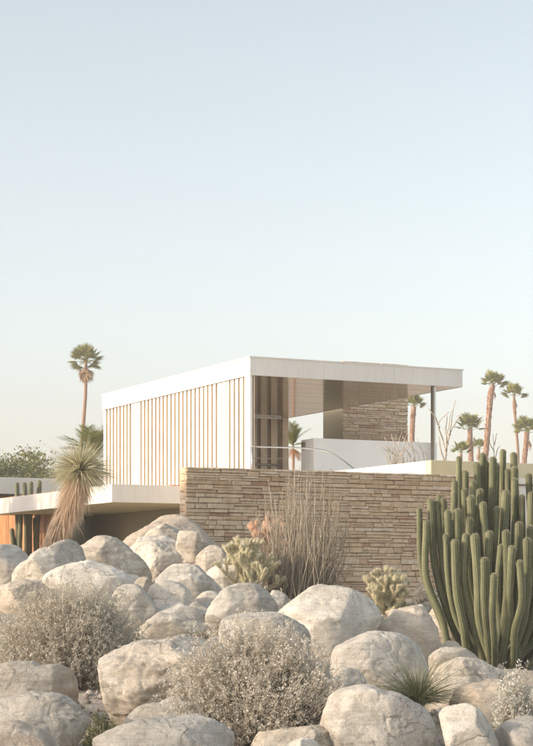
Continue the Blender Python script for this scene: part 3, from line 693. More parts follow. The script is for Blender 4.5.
# ------------------------------------------------------------------ boulders
def ico(sub):
    bm = bmesh.new(); bmesh.ops.create_icosphere(bm, subdivisions=sub, radius=1)
    v = np.array([p.co[:] for p in bm.verts]); f = np.array([[w.index for w in q.verts] for q in bm.faces]); bm.free(); return v, f
ICO = {s: ico(s) for s in (2, 3, 5, 6)}
def make_boulder(k, mt, D, pts, label, small=False):
    W, c, rx, rz, z0, z1 = outline_world(D, pts)
    v, f = ICO[3] if small else ICO[6 if rx * F / D > 40 and D < 19 else 5]
    r = np.random.default_rng(100 + k)
    ang = np.array([math.atan2(w.z - c.z, w.x - c.x) for w in W]); rad = np.array([math.hypot(w.z - c.z, w.x - c.x) for w in W])
    o = np.argsort(ang); ang, rad = ang[o], rad[o]
    A3 = np.concatenate([ang - 2 * math.pi, ang, ang + 2 * math.pi]); R3 = np.concatenate([rad, rad, rad])
    th = np.linspace(-math.pi, math.pi, 361)[:-1]; Rt = np.interp(th, A3, R3)
    ker = np.exp(-.5 * (np.arange(-30, 31) / 3.8) ** 2); ker /= ker.sum()
    Rs = np.convolve(np.concatenate([Rt[-30:], Rt, Rt[:30]]), ker, 'valid') * 1.012
    t = np.arctan2(v[:, 2], v[:, 0]); s = np.hypot(v[:, 0], v[:, 2])
    Rv = np.interp(t, np.concatenate([th, [math.pi]]), np.concatenate([Rs, Rs[:1]]))
    mean = rad.mean(); Rv = mean * (1 - np.clip(s * 1.6, 0, 1) ** 2) + Rv * np.clip(s * 1.6, 0, 1) ** 2
    s2 = s ** .82; ry = min(rx, rz * 1.5) * r.uniform(.85, 1.05)
    p = np.stack([Rv * s2 * v[:, 0] / (s + 1e-9), ry * np.sign(v[:, 1]) * np.abs(v[:, 1]) ** .9, Rv * s2 * v[:, 2] / (s + 1e-9)], 1)
    # worn facets on the front and back
    ms = min(rx, rz); angular = k not in (0, 3, 16, 19, 20, 21, 22, 24, 36, 32)
    for q in range(15):
        n = r.normal(size=3); n[1] = -abs(n[1]) if q < 11 else n[1]; n[1] *= 1.5; n /= np.linalg.norm(n)
        sup = (p @ n).max(); h = sup * r.uniform(.70, .93)
        d = p @ n - h; w = ms * (.012 if angular else .028)
        push = w * np.log1p(np.exp(np.clip(d / w, -30, 30)))
        p -= n[None] * (push * (.97 if angular else .88))[:, None]
    nr = unit(p / np.array([rx, ry, rz]) ** 2 * ms)
    sd = Vector((k * 7.3, k * 3.1, k * 5.7)); amp = ms
    big = 1.6 / ms; disp = np.empty(len(p))
    band = mt in ('rock_band', 'rock_tan') or k in (1, 7, 13, 34)
    ax = Vector((r.uniform(-.5, .5), r.uniform(-.3, .3), 1)).normalized()
    for i, q in enumerate(p):
        w = Vector(q)
        n1 = mnoise.noise(w * big + sd)
        a = n1 * .055
        rg = 1 - abs(mnoise.noise(w * big * 1.2 + sd * 1.3)) * 2
        b_ = mnoise.fractal(w * big * 3.5 + sd, 1.0, 2.1, 5) * .024
        cfold = -max(0, rg - .9) * .45
        e_ = 0
        if band:                                # weathered bedding ledges
            t_ = w.dot(ax) / ms * 4.2 + n1 * 1.6 + mnoise.noise(w * big * 2.2 + sd) * .5
            fr = t_ - math.floor(t_); e_ = (fr if fr < .8 else (1 - fr) * 4) * .03
            e_ += mnoise.noise(Vector((w.x * big * 1.2, w.y * big * 1.2, w.dot(ax) * big * 9)) + sd) * .014
        disp[i] = (a + b_ + cfold + e_) * amp * (1.35 if k in (6, 7, 11, 34) else .9)
    p = p + nr * disp[:, None]
    ob = np_mesh('boulder', p, f, M[mt], None, True)
    ob.location = c
    tag(ob, label, 'rock' if small else 'boulder', 'broken stones in the gaps' if small else 'desert boulders piled in the garden')
    if small: ob.name = 'broken_stone'
    return ob
for k, (mt, D, pts, lb) in enumerate(B): make_boulder(k, mt, D, pts, lb)

rs = random.Random(77); made = 0
while made < 60:
    if made < 40: px, py = rs.uniform(95, 290), rs.uniform(572, 660); D = 27.5 - (py - 560) * .078
    else: px, py = rs.uniform(370, 475), rs.uniform(596, 705); D = 25 - (py - 596) * .088
    c = P(px, py, D); z = gz(c.x, c.y); s_ = rs.uniform(4, 10)
    pyc = HZ - (z - CZ) * F / D - s_ * .35
    pts = []
    for q in range(7):
        a = 2 * math.pi * q / 7 + rs.uniform(-.25, .25); pts.append((px + math.cos(a) * s_ * rs.uniform(.85, 1.25), pyc + math.sin(a) * s_ * .75 * rs.uniform(.8, 1.15)))
    kd, wd = rs.choice((('rock_grey', 'grey'), ('rock_pale', 'whitish'), ('rock_tan', 'tan'), ('rock_band', 'dark streaked')))
    where = ('in the high rock pile behind the wide grey bush' if py < 606 else 'in the gaps between the two big bushes') if made < 40 else ('on the gravel slope left of the organ pipe cactus' if py < 645 else 'around the grass tuft and layered tan boulder')
    make_boulder(200 + made, kd, D, pts, 'small ' + wd + ' broken stone ' + where.replace('left of', 'beside'), True)
    made += 1
# loose stones and gravel between the boulders
pv, pf = ICO[2]; parts = []
spots = [(P(440, 625, 23.5), 1.1, 150, .02, .09), (P(425, 640, 22), .9, 70, .02, .07), (P(400, 612, 25.5), 1.2, 90, .015, .06), (P(230, 600, 24), 2.2, 160, .02, .08),
         (P(40, 720, 15.2), 1.2, 260, .008, .03), (P(200, 730, 14.3), 1.2, 260, .008, .03), (P(460, 700, 15.5), 1.0, 220, .012, .05), (P(80, 700, 17), 1.4, 150, .012, .05), (P(280, 735, 14.6), 1.6, 200, .01, .04), (P(430, 735, 14), .9, 260, .01, .04), (P(100, 600, 24), 3.0, 200, .02, .09), (P(300, 600, 23), 3, 200, .02, .07)]
for c, rad, n, a, b_ in spots:
    xy = np.stack([c.x + rng.normal(0, rad * .55, n), c.y + rng.normal(0, rad * .55, n)], 1); z = ground_z(xy[:, 0], xy[:, 1])
    for (x, y), zz in zip(xy, z):
        s = a * (b_ / a) ** rng.random()
        q = pv * s * rng.uniform(.6, 1.15, 3) * (1 + .12 * rng.normal(size=(len(pv), 1)))
        an = rng.random() * 6.28; ca, sa = math.cos(an), math.sin(an)
        q = q @ np.array([[ca, sa, 0], [-sa, ca, 0], [0, 0, 1]]) + np.array([x, y, zz + s * .2])
        parts.append((q, pf))
V, Fq = cat_mesh(parts)
tag(np_mesh('gravel', V, Fq, M['pebble']), 'loose tan gravel and small stones scattered between the boulders', 'gravel', kind='stuff')

# ------------------------------------------------------------------ ribbed cacti
def ribbed(pts, r0, ribs=12, mat=None, name='stem', parent=None, taper=.85, tip=.8):
    pts = [Vector(p) for p in pts]
    # resample a Catmull-Rom curve
    K = 26; cur = []
    ext = [pts[0] * 2 - pts[1]] + pts + [pts[-1] * 2 - pts[-2]]
    n = len(pts) - 1
    for i in range(K + 1):
        t = i / K * n; j = min(int(t), n - 1); u = t - j
        a, b_, c, d = ext[j], ext[j + 1], ext[j + 2], ext[j + 3]
        cur.append(.5 * ((2 * b_) + (c - a) * u + (2 * a - 5 * b_ + 4 * c - d) * u * u + (3 * b_ - a - 3 * c + d) * u ** 3))
    tdir = (cur[-1] - cur[-2]).normalized()
    rad = [r0 * (taper + (1 - taper) * min(1, i / K * 2.2)) * (1 + .03 * math.sin(i * 1.3 + r0 * 900)) for i in range(K + 1)]
    for q in (.35, .62, .82, .93, 1.0):
        cur.append(cur[K] + tdir * r0 * q * 1.15); rad.append(r0 * math.sqrt(max(.004, 1 - q * q)))
    S = ribs * 2; vs_ = []; at = []; prev = None; n = len(cur)
    for i, p in enumerate(cur):
        t = (cur[min(i + 1, n - 1)] - cur[max(i - 1, 0)]).normalized()
        a = t.orthogonal().normalized() if prev is None else (prev - t * prev.dot(t)).normalized()
        prev = a; b_ = t.cross(a)
        for j in range(S):
            th = 2 * math.pi * j / S; rg = (j % 2 == 0)
            rr = rad[i] * (1.0 if rg else .76)
            vs_.append(p + (a * math.cos(th) + b_ * math.sin(th)) * rr); at.append(1.0 if rg else 0.0)
    fs = [(i * S + j, i * S + (j + 1) % S, (i + 1) * S + (j + 1) % S, (i + 1) * S + j) for i in range(n - 1) for j in range(S)]
    fs.append(tuple(range((n - 1) * S, n * S)))
    mb = MB(); mb.add(vs_, fs); o = mb.build(name, mat, parent, True)
    o.data.attributes.new('rib', 'FLOAT', 'POINT').data.foreach_set('value', at)
    o.data.attributes.new('along', 'FLOAT', 'POINT').data.foreach_set('value', [i / (n - 1) for i in range(n) for j in range(S)])
    # short pale spines along the ribs, denser at the crown
    Vv = np.array([v[:] for v in vs_]).reshape(n, S, 3); ctr = np.array([c[:] for c in cur])
    idx = [(i, j) for i in range(n - 1) for j in range(0, S, 2)]
    pos, dr = [], []
    for i, j in idx:
        reps = 2 if i < K - 1 else 6
        for _ in range(reps):
            t = rng.random(); q = Vv[i, j] * (1 - t) + Vv[i + 1, j] * t
            d = unit(q - ctr[i] * (1 - t) - ctr[i + 1] * t) + rng.normal(0, .55, 3); pos.append(q); dr.append(d)
    V, Fq = blades(np.array(pos), np.array(dr), rng.uniform(.012, .026, len(pos)) * (r0 / .055), .0026)
    so = np_mesh('spines', V, Fq, M['spine']); so.parent = o; so['kind'] = 'stuff'
    return o

D0 = 22.0
base = P(497, 668, D0); base.z = gz(base.x, base.y)
organ = empty('organ_pipe_cactus', base)
tag(organ, 'huge organ pipe cactus with dozens of upright ribbed green stems', 'cactus')
tips = [(419.5,509),(431,501),(437,503),(443.6,499.5),(459,457.7),(465.5,472),(455,482),(464.5,490),(477,464),(483,454.5),(486,462.5),(496,465.7),(503,451),(513.7,454.5),
        (514.3,469),(528.8,475.4),(506,493),(480,491),(483,504),(476,507.5),(457.4,511),(446,535),(455,542),(466,535.5),(475,536.5),(484.4,559.6),(489.5,533),(501,546),(506,532.6),
        (519,524),(451.6,522),(426.5,522),(439,496),(532,494.6),(522,496),(471,498),(493,459),(472,509),(512,548),(527,540),
        (448,512),(469,520),(497,508),(530,528),(515,480),(473,482),(508,470),(494,575),(520,562),(540,480),(548,500),(556,470),(563,515),(571,490),(578,505),(545,530),(558,548),(585,520),(538,462),(551,458)]
for i, (tx, ty) in enumerate(tips):
    # taller stems stand further back in the clump
    f_ = (ty - 450) / 110; dy = .75 - 1.5 * f_ + random.uniform(-.12, .12)
    edge = abs(tx - 503) / 85; dy *= max(.25, 1 - .75 * edge ** 2)
    tp = P(tx, ty + 2, D0 + dy)
    off = Vector((tp.x - base.x, tp.y - base.y, 0)); hgt = tp.z - base.z
    b0 = base + off * random.uniform(.10, .2) + Vector((random.uniform(-.1, .1), random.uniform(-.08, .08), -.12))
    el = .30 + .12 * random.random()
    p1 = b0 + Vector((off.x * .36, off.y * .36, hgt * .16))
    p2 = Vector((base.x + off.x * .78, base.y + off.y * .78, base.z + hgt * el))
    p3 = Vector((base.x + off.x * .95 + random.uniform(-.05, .05), base.y + off.y * .95, base.z + hgt * (.5 + el * .4)))
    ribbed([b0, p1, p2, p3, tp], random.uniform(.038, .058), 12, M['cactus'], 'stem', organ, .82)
q = P(456.5, 603, D0 - .25); 

# post cacti by the redwood wall
pc = P(27, 560, 47); pc.z = gz(pc.x, pc.y)
posts = empty('post_cactus', pc)
tag(posts, 'row of slender dark post cactus stems standing before the redwood wall', 'cactus')
for tx, ty, bx in ((17, 485, 19), (24.5, 485, 25.5), (31, 484, 31), (39.5, 483, 37.5), (12, 531, 16), (35, 520, 34), (21, 512, 22)):
    tp = P(tx, ty, 47 + random.uniform(-.3, .3)); b0 = P(bx, 560, 47 + random.uniform(-.2, .2)); b0.z = pc.z - .1
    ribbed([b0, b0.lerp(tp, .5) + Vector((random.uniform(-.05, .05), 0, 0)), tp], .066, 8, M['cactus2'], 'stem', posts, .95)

# ------------------------------------------------------------------ chollas
def joint_mesh(mb_parts, sp, p, d, ln, rad, seed):
    r = np.random.default_rng(seed)
    d = Vector(d).normalized(); a = d.orthogonal().normalized(); b_ = d.cross(a)
    n, S = 8, 8; V = []
    for i in range(n + 1):
        t = i / n; rr = rad * (max(.02, 1 - (2 * t - 1) ** 6)) ** .5 * (.8 + .2 * math.sin(t * 3.1))
        for j in range(S):
            th = 2 * math.pi * (j + (i % 2) * .5) / S; bump_ = 1 + .13 * ((i + j) % 2)
            V.append(p + d * (ln * t) + (a * math.cos(th) + b_ * math.sin(th)) * rr * bump_)
    f = np.array([(i * S + j, i * S + (j + 1) % S, (i + 1) * S + (j + 1) % S, (i + 1) * S + j) for i in range(n) for j in range(S)])
    mb_parts.append((np.array([v[:] for v in V]), f))
    m = 260; t = r.random(m) ** .8; th = r.random(m) * 6.283
    A, Bv, Dv = np.array(a), np.array(b_), np.array(d)
    out = A[None] * np.cos(th)[:, None] + Bv[None] * np.sin(th)[:, None]
    pos = np.array(p)[None] + Dv[None] * (ln * t)[:, None] + out * (rad * .85 * np.clip(1.15 - (2 * t - 1) ** 6, .1, 1))[:, None]
    sp.append((pos, out + Dv[None] * ((t - .35) * 1.2)[:, None] + r.normal(0, .4, (m, 3))))
def cholla(name, label, px, py, D, wpx, hpx, seed, nmain=9, skin='cholla', spine='cholla_spine', trunkmat='cholla_trunk', jr=.03, spread=1.0):
    r = random.Random(seed); base = P(px, py, D); base.z = min(base.z, gz(base.x, base.y) + .05)
    root = empty(name, base); tag(root, label, 'cactus')
    Hh = hpx * PXM(D) + (P(px, py, D).z - base.z); Wd = wpx * PXM(D) / 2
    th = Hh * .34
    tr = [base + Vector((0, 0, -.08)), base + Vector((r.uniform(-.03, .03), 0, th * .5)), base + Vector((r.uniform(-.05, .05), 0, th))]
    MB().tube(tr, [jr * 1.5, jr * 1.35, jr * 1.1], 8).build('trunk', M[trunkmat], root, True)
    for q in range(nmain):
        az = q * 2.39996 + r.random() * .6; out = Vector((math.cos(az), math.sin(az) * .8, 0))
        parts, sp = [], []
        lv = (q + .5) / nmain; st = tr[0].lerp(tr[2], .3 + .7 * lv); reach = Wd * r.uniform(.6, 1.0) * spread * (1.15 - .75 * lv); top = base.z + Hh * r.uniform(.6, 1.0)
        def grow(p, d, ln, depth):
            joint_mesh(parts, sp, p, d, ln, jr * (1.1 if depth > 1 else 1.0), r.randrange(10 ** 6))
            e = p + Vector(d).normalized() * ln * .96
            if depth == 0 or e.z > top: return
            for _ in range(2 if depth < 3 else r.choice((1, 2, 2))):
                nd_ = Vector(d).normalized() * .7 + Vector((r.uniform(-.8, .8), r.uniform(-.8, .8), r.uniform(.1, .7)))
                grow(e, nd_, ln * r.uniform(.72, .98), depth - 1)
        d0 = out * reach + UP * (Hh * (.1 + .5 * lv)) * r.uniform(.5, 1.0)
        grow(st, d0, Hh * .18 + jr, 3)
        V, Fq = cat_mesh(parts); br = np_mesh('branch', V, Fq, M[skin], root, True)
        pos = np.concatenate([a for a, _ in sp]); dr = np.concatenate([b for _, b in sp])
        V, Fq = blades(pos, dr, rng.uniform(.018, .04, len(pos)) * (jr / .03) ** .5, .003)
        so = np_mesh('spines', V, Fq, M[spine]); so.parent = br; so['kind'] = 'stuff'
    return root
cholla('cholla_cactus', 'pale yellow jointed cholla cactus with a dark trunk beside the pencil-stem bush', 247, 590, 24.8, 50, 66, 3, 20, jr=.018)
cholla('cholla_cactus', 'compact rounded cholla cactus standing alone against the stone wall', 384, 616, 24.6, 58, 52, 5, 20, jr=.0175, spread=1.1)
cholla('cholla_cactus', 'orange-stemmed cholla with pinkish tips rising behind the yellow cholla', 268, 580, 26.6, 20, 74, 9, 5, 'orange_skin', 'pink_spine', 'orange_skin', .030)
cholla('cholla_cactus', 'small sunlit blush-coloured cholla between rock pile and stone wall', 226, 566, 28, 26, 22, 13, 6, 'orange_skin', 'pink_spine', 'cholla_trunk', .028)

# ------------------------------------------------------------------ shrubs
def bush(name, label, px, py, D, wpx, hpx, nst, leafmat, seed, leaf=.026, per=3, lean=0., stemmat='brittle_stem', dome=1.0):
    r = np.random.default_rng(seed)
    b0 = P(px, py, D); b0.z = gz(b0.x, b0.y); b0 = np.array(b0)
    hp = hpx * PXM(D) + (P(px, py, D).z - b0[2]); rx = wpx * PXM(D) / 2
    root = empty(name, Vector(b0)); tag(root, label, 'bush')
    az = r.random(nst) * 2 * math.pi; el = np.arcsin(np.clip(r.random(nst) ** .75, .04, 1)) * dome
    rad = r.uniform(.78, 1.03, nst) * (1 + .10 * np.sin(az * 3 + seed) + .07 * np.sin(az * 7 + el * 5 + seed))
    dirn = np.stack([np.cos(az) * np.cos(el) * rx, np.sin(az) * np.cos(el) * rx * .85, np.sin(el) * hp], 1) * rad[:, None]
    K = 6; t = np.linspace(0, 1, K)
    root_p = b0 + np.stack([r.normal(0, rx * .08, nst), r.normal(0, rx * .08, nst), np.full(nst, -.03)], 1)
    # stems leave the crown low and turn upwards towards the tip
    curve = t[None, :, None] * dirn[:, None, :]
    curve[..., 2] = dirn[:, None, 2] * (t[None] ** 1.25) + 0.02
    Pt = root_p[:, None] + curve + np.cumsum(r.normal(0, rx * .012, (nst, K, 3)), 1)
    Rd = np.linspace(.0042, .0016, K)[None] * r.uniform(.7, 1.3, (nst, 1))
    V, Fq = stems(Pt, np.broadcast_to(Rd, (nst, K))); P1 = [(V, Fq)]
    # side twigs
    m = nst * 4; wi = r.integers(0, nst, m); tt = r.uniform(.5, .95, m); seg = np.minimum((tt * (K - 1)).astype(int), K - 2); u = tt * (K - 1) - seg
    s0 = Pt[wi, seg] * (1 - u)[:, None] + Pt[wi, seg + 1] * u[:, None]
    sd = unit(unit(Pt[wi, seg + 1] - Pt[wi, seg]) + r.normal(0, .55, (m, 3)) + np.array([0, 0, .35])) * (r.uniform(.06, .16, m) * rx)[:, None] * 1.3
    tw = np.stack([s0, s0 + sd * .5, s0 + sd], 1)
    P1.append(stems(tw, np.full((m, 3), .0015)))
    V, Fq = cat_mesh(P1); so = np_mesh('twigs', V, Fq, M[stemmat], root); so['kind'] = 'stuff'
    hm = m // 2; tw_l, sd_l = tw[:hm], sd[:hm]
    tipp = np.concatenate([Pt[:, -1], tw_l[:, -1], Pt[:, -2] * .5 + Pt[:, -1] * .5]); tipd = np.concatenate([Pt[:, -1] - Pt[:, -2], sd_l, Pt[:, -1] - Pt[:, -2]])
    n = len(tipp); rep = per * 2
    pos = np.repeat(tipp, rep, 0) + r.normal(0, leaf * .45, (n * rep, 3)); dr = np.repeat(unit(tipd), rep, 0) * .6 + r.normal(0, .75, (n * rep, 3))
    V, Fq = blades(pos, dr, r.uniform(.6, 1.3, n * rep) * leaf, r.uniform(.35, .6, n * rep) * leaf)
    lo = np_mesh('foliage', V, Fq, M[leafmat], root); lo['kind'] = 'stuff'
    return root
bush('brittlebush', 'largest silver-grey dome bush with fine dry stems among the pale boulders', 258, 738, 15.0, 186, 112, 2100, 'brittle_leaf', 4, .022, 5)
bush('brittlebush', 'wide grey twiggy bush growing below the rock pile and wedge boulder', 70, 682, 18.6, 160, 98, 2100, 'brittle_leaf2', 6, .024, 5)
bush('brittlebush', 'small white-leaved bush on the pinkish flat-topped block', 520, 722, 14.7, 66, 54, 300, 'brittle_white', 8, .028, 4)
bush('brittlebush', 'tiny grey sprig of brush between peaked boulder and stone wall', 424, 606, 25.5, 26, 24, 90, 'brittle_leaf', 9, .03, 3)
bush('green_shrub', 'small dark green shrub squeezed between two pale boulders', 103, 752, 13.95, 44, 38, 170, 'green', 10, .02, 5)

# pencil-stem bush
b0 = P(302, 600, 25.2); b0.z = gz(b0.x, b0.y)
root = empty('pencil_stem_bush', b0); tag(root, 'tall bush of dense upright leafless grey stems before the stone wall', 'bush')
n = 300; r = np.random.default_rng(31); k = PXM(25.2)
bx = r.uniform(-27, 27, n) * k; by = r.normal(0, 9, n) * k
tx = bx * 1.3 + r.normal(0, 15, n) * k; tx = np.clip(tx, -44 * k, 50 * k); hh = (r.beta(1.8, 1.6, n) * 112 + 28) * k * (1 - .28 * (np.abs(tx) / (50 * k)) ** 2)
K = 9; t = np.linspace(0, 1, K)
X = bx[:, None] + (tx - bx)[:, None] * t[None] ** .75; Y = by[:, None] * (1 + .7 * t[None]) + r.normal(0, 8, n)[:, None] * k * t[None]; Z = hh[:, None] * t[None]
Pt = np.stack([b0.x + X, b0.y + Y, b0.z - .05 + Z + (P(302, 592, 25.2).z - b0.z) * t[None]], -1) + np.cumsum(r.normal(0, .011, (n, K, 3)) * np.array([1, 1, .3]), 1)
parts = [stems(Pt, np.linspace(.0068, .003, K)[None] * r.uniform(.7, 1.25, (n, 1)), 4)]
m = 750; wi = r.integers(0, n, m); sg = r.integers(1, K - 1, m); s0 = Pt[wi, sg]; d = np.stack([r.normal(0, .22, m), r.normal(0, .22, m), np.ones(m)], 1)
ln = r.uniform(.12, .42, m) * np.clip(1.1 - sg / K, .2, 1)
parts.append(stems(np.stack([s0, s0 + d * (ln * .5)[:, None] + r.normal(0, .008, (m, 3)), s0 + d * ln[:, None]], 1), np.linspace(.006, .0035, 3)[None] * np.ones((m, 1)), 3))
V, Fq = cat_mesh(parts); so = np_mesh('stems', V, Fq, M['pencil'], root, True); so['kind'] = 'stuff'

# grass tuft
g0 = np.array(P(418, 703, 15.5)); b0 = Vector((g0[0], g0[1], gz(g0[0], g0[1])))
root = empty('bear_grass', b0); tag(root, 'tuft of long thin arching green grass blades between pale boulders', 'grass')
MB().tube([b0 - UP * .05, Vector(g0)], [.05, .035], 8).build('root_crown', M['grass'], root, True)
n = 620; az = rng.random(n) * 6.283; el = np.arcsin(rng.uniform(.12, .98, n)); k = PXM(15.5)
dr = np.stack([np.cos(az) * np.cos(el) * 1.25 - .12, np.sin(az) * np.cos(el) - .1, np.sin(el) + .1], 1)
V, Fq = blades(np.tile(g0, (n, 1)) + rng.normal(0, .018, (n, 3)), dr, rng.uniform(38, 88, n) * k, .0042, rng.uniform(.1, .5, n), 7)
so = np_mesh('blades', V, Fq, M['grass'], root); so['kind'] = 'stuff'
V, Fq = blades(np.tile(g0 + np.array([0, 0, -.02]), (180, 1)) + rng.normal(0, .022, (180, 3)), dr[:180] * .5 + np.array([0, 0, .8]), rng.uniform(20, 42, 180) * k, .006, .1, 4)
so = np_mesh('inner_blades', V, Fq, M['green'], root); so['kind'] = 'stuff'

# ------------------------------------------------------------------ yucca
D = 29.5; b0 = P(47, 556, D); b0.z = min(b0.z, gz(b0.x, b0.y)); top = P(80, 472, D)
root = empty('yucca', b0); tag(root, 'shaggy leaning yucca with spiky pale head and dry leaf skirt', 'yucca')
tp = [b0 + Vector((0, 0, -.1)), P(55, 535, D), P(66, 510, D), P(75, 490, D), top]
MB().tube(tp, [.16, .15, .14, .13, .11], 10).build('trunk', M['bark'], root, True)
hc = np.array(top); k = PXM(D)
n = 1500; dr = unit(rng.normal(size=(n, 3)) * np.array([1.05, 1, .95]) + np.array([.05, 0, .22])); dr = dr[dr[:, 2] > -.62]; n = len(dr)
pos = hc + dr * .06 + np.array([0, 0, .02])
V, Fq = blades(pos, dr, rng.uniform(19, 39, n) * k * (1 - .12 * (dr[:, 2] < -.1)), rng.uniform(.012, .02, n), rng.uniform(.0, .45, n), 4)
so = np_mesh('leaf_head', V, Fq, M['yucca_leaf'], root); so['kind'] = 'stuff'
n = 2600; t = rng.random(n) ** .75; tp_a = np.array([p[:] for p in tp[1:]]); seg = np.minimum((t * 3).astype(int), 2); u = t * 3 - seg
ax = tp_a[seg] * (1 - u)[:, None] + tp_a[seg + 1] * u[:, None]; az = rng.random(n) * 6.283
out = np.stack([np.cos(az), np.sin(az), np.zeros(n)], 1)
wdt = .07 + .06 * t
dr = out * rng.uniform(.06, .38, n)[:, None] * (.5 + .8 * t)[:, None] + np.array([-.22, 0, -1.0]) + rng.normal(0, .16, (n, 3))
V, Fq = blades(ax + out * wdt[:, None], dr, rng.uniform(.25, .52, n), rng.uniform(.011, .019, n), rng.uniform(0, .2, n), 3)
so = np_mesh('dry_skirt', V, Fq, M['yucca_dry'], root); so['kind'] = 'stuff'

# ------------------------------------------------------------------ palms
def fan_leaf_mesh(seed, mat, droopy=0.0):
    r = random.Random(seed); mb = MB()
    L0 = .62; mb.tube([(0, 0, 0), (L0 * .6, 0, .02), (L0, 0, 0)], [.022, .016, .012], 4)
    n = 22
    for i in range(n):
        a = R(-118 + 236 * i / (n - 1)) * .92; ln = (.52 + .12 * math.cos(a)) * r.uniform(.88, 1.08); zz = .035 * (-1) ** i
        d = Vector((math.cos(a), math.sin(a), 0)); s = Vector((-d.y, d.x, 0)); p = Vector((L0, 0, 0)); w = .048
        tipz = -.07 - droopy * .3 + r.uniform(-.08, .05)
        v = [p, p + d * ln * .45 + s * w + UP * (zz * .5 - .02), p + d * ln * .45 - s * w + UP * (-zz * .5 - .02), p + d * ln * .8 + s * w * .5 + UP * (tipz * .45), p + d * ln * .8 - s * w * .5 + UP * (tipz * .45), p + d * ln + UP * tipz]
        mb.add(v, [(0, 2, 1), (1, 2, 4, 3), (3, 4, 5)])
    me = bpy.data.meshes.new('frond'); me.from_pydata(mb.v, [], mb.f); me.materials.append(mat); return me
FAN = [fan_leaf_mesh(i, M['palm_leaf']) for i in range(4)]; FAN_DRY = [fan_leaf_mesh(10 + i, M['palm_dry'], 1.0) for i in range(2)]
def put(me, name, parent, loc, d, scale, roll=0.0):
    d = Vector(d).normalized(); q = d.to_track_quat('X', 'Z') @ Quaternion((1, 0, 0), roll)
    o = bpy.data.objects.new(name, me); COL.objects.link(o); attach(o, parent)
    o.matrix_basis = Matrix.LocRotScale(Vector(loc), q, Vector((scale,) * 3)); return o
def palm(label, pts, D, cx, cy, wpx, trunk_px, seed, boots=False, nf=26, dry=5, updown=(-.35, 1.0), collar=False):
    r = random.Random(seed); k = PXM(D); W = [P(x, y, D) for x, y in pts]
    b0 = W[0].copy(); b0.z = gz(b0.x, b0.y) - .1
    root = empty('fan_palm', b0); tag(root, label, 'palm tree', 'tall fan palms behind the house')
    crown = P(cx, cy, D); path = [b0] + W + [crown]
    tr = trunk_px * k / 2; rad = [tr * 1.25] + [tr * (1.05 - .2 * i / len(W)) for i in range(len(W))] + [tr * .8]
    fine, fr = [], []
    for i in range(len(path) - 1):
        m = 10
        for j in range(m): fine.append(path[i].lerp(path[i + 1], j / m)); fr.append((rad[i] + (rad[i + 1] - rad[i]) * j / m) * r.uniform(.95, 1.05))
    fine.append(path[-1]); fr.append(rad[-1])
    MB().tube(fine, fr, 10).build('trunk', M['palm_trunk'], root, True)
    if boots or collar:
        mb = MB(); zt = W[-1].z if boots else crown.z - 5 * k
        z0 = W[0].z - 4 if boots else zt - 14 * k
        zz = z0
        while zz < (crown.z - 1.0 * k if boots else zt):
            for j in range(9):
                a = 2 * math.pi * (j + r.random() * .5) / 9
                for i in range(len(path) - 1):
                    if path[i].z <= zz <= path[i + 1].z: c = path[i].lerp(path[i + 1], (zz - path[i].z) / max(.01, path[i + 1].z - path[i].z)); break
                else: continue
                o_ = Vector((math.cos(a), math.sin(a), 0)); s_ = Vector((-o_.y, o_.x, 0)); p_ = c + o_ * tr * .82
                l = tr * r.uniform(.7, 1.25); w = tr * .34
                up = Vector((0, 0, 1)) + o_ * r.uniform(.2, .5)
                tipv = p_ + up * l
                mb.add([p_ - s_ * w - UP * l * .2, p_ + s_ * w - UP * l * .2, tipv + s_ * w * .45, tipv - s_ * w * .45, p_ + o_ * .03, tipv - o_ * tr * .25], [(0, 1, 2, 3), (1, 4, 5, 2), (4, 0, 3, 5), (3, 2, 5), (0, 4, 1)])
            zz += tr * .52
        o = mb.build('leaf_boots', M['palm_boot'], root); o['kind'] = 'stuff'
    sc_ = wpx * k / 2 / .98
    for i in range(nf):
        az = i * 2.39996 + r.uniform(-.2, .2); e = updown[0] + (updown[1] - updown[0]) * ((i + .5) / nf) ** .8
        d = Vector((math.cos(az) * math.cos(e * 1.45), math.sin(az) * math.cos(e * 1.45), math.sin(e * 1.45)))
        put(r.choice(FAN), 'frond', root, crown + d * sc_ * .06, d, sc_ * r.uniform(.85, 1.12), r.uniform(-.5, .5))
    for i in range(dry):
        az = r.random() * 6.283; d = Vector((math.cos(az) * .42, math.sin(az) * .42, -1))
        put(r.choice(FAN_DRY), 'dry_frond', root, crown - UP * sc_ * .12, d, sc_ * r.uniform(.75, 1.0), r.uniform(-.5, .5))
    return root
palm('solitary tall slender fan palm with dry skirt standing beyond the spiky yucca', [(79.5, 470), (83, 430), (85.5, 395)], 125, 86, 362, 31, 3.8, 1, nf=24, dry=9, updown=(-.3, .9))
palm('fan palm with thick pink trunk framed by the gap beside the roof column', [(411.5, 470), (412, 440), (412.8, 418)], 118, 414, 407, 21, 4.4, 2, True, 13, 1, (.15, .95))
palm('tallest fan palm with thick shaggy pink trunk rising above the organ pipe cactus', [(484.5, 475), (487, 440), (490.5, 396)], 135, 493, 386, 25, 5.2, 3, True, 14, 1, (.1, .95))
palm('slim smooth-trunked fan palm with a ragged collar under its crown', [(518, 480), (518, 450), (514.5, 410)], 140, 514, 396, 22, 3.0, 4, False, 14, 1, (.0, .95), True)
palm('mid-height spreading fan palm with short pink trunk behind the bare branches', [(471, 480), (471, 455), (470, 437)], 120, 470, 430, 29, 4.4, 5, True, 15, 1, (.05, .9))
palm('lowest fan palm whose crown just clears the planter wall', [(461, 490), (461, 470), (461, 462)], 112, 461, 453, 21, 3.4, 6, False, 12, 1, (.15, .9))
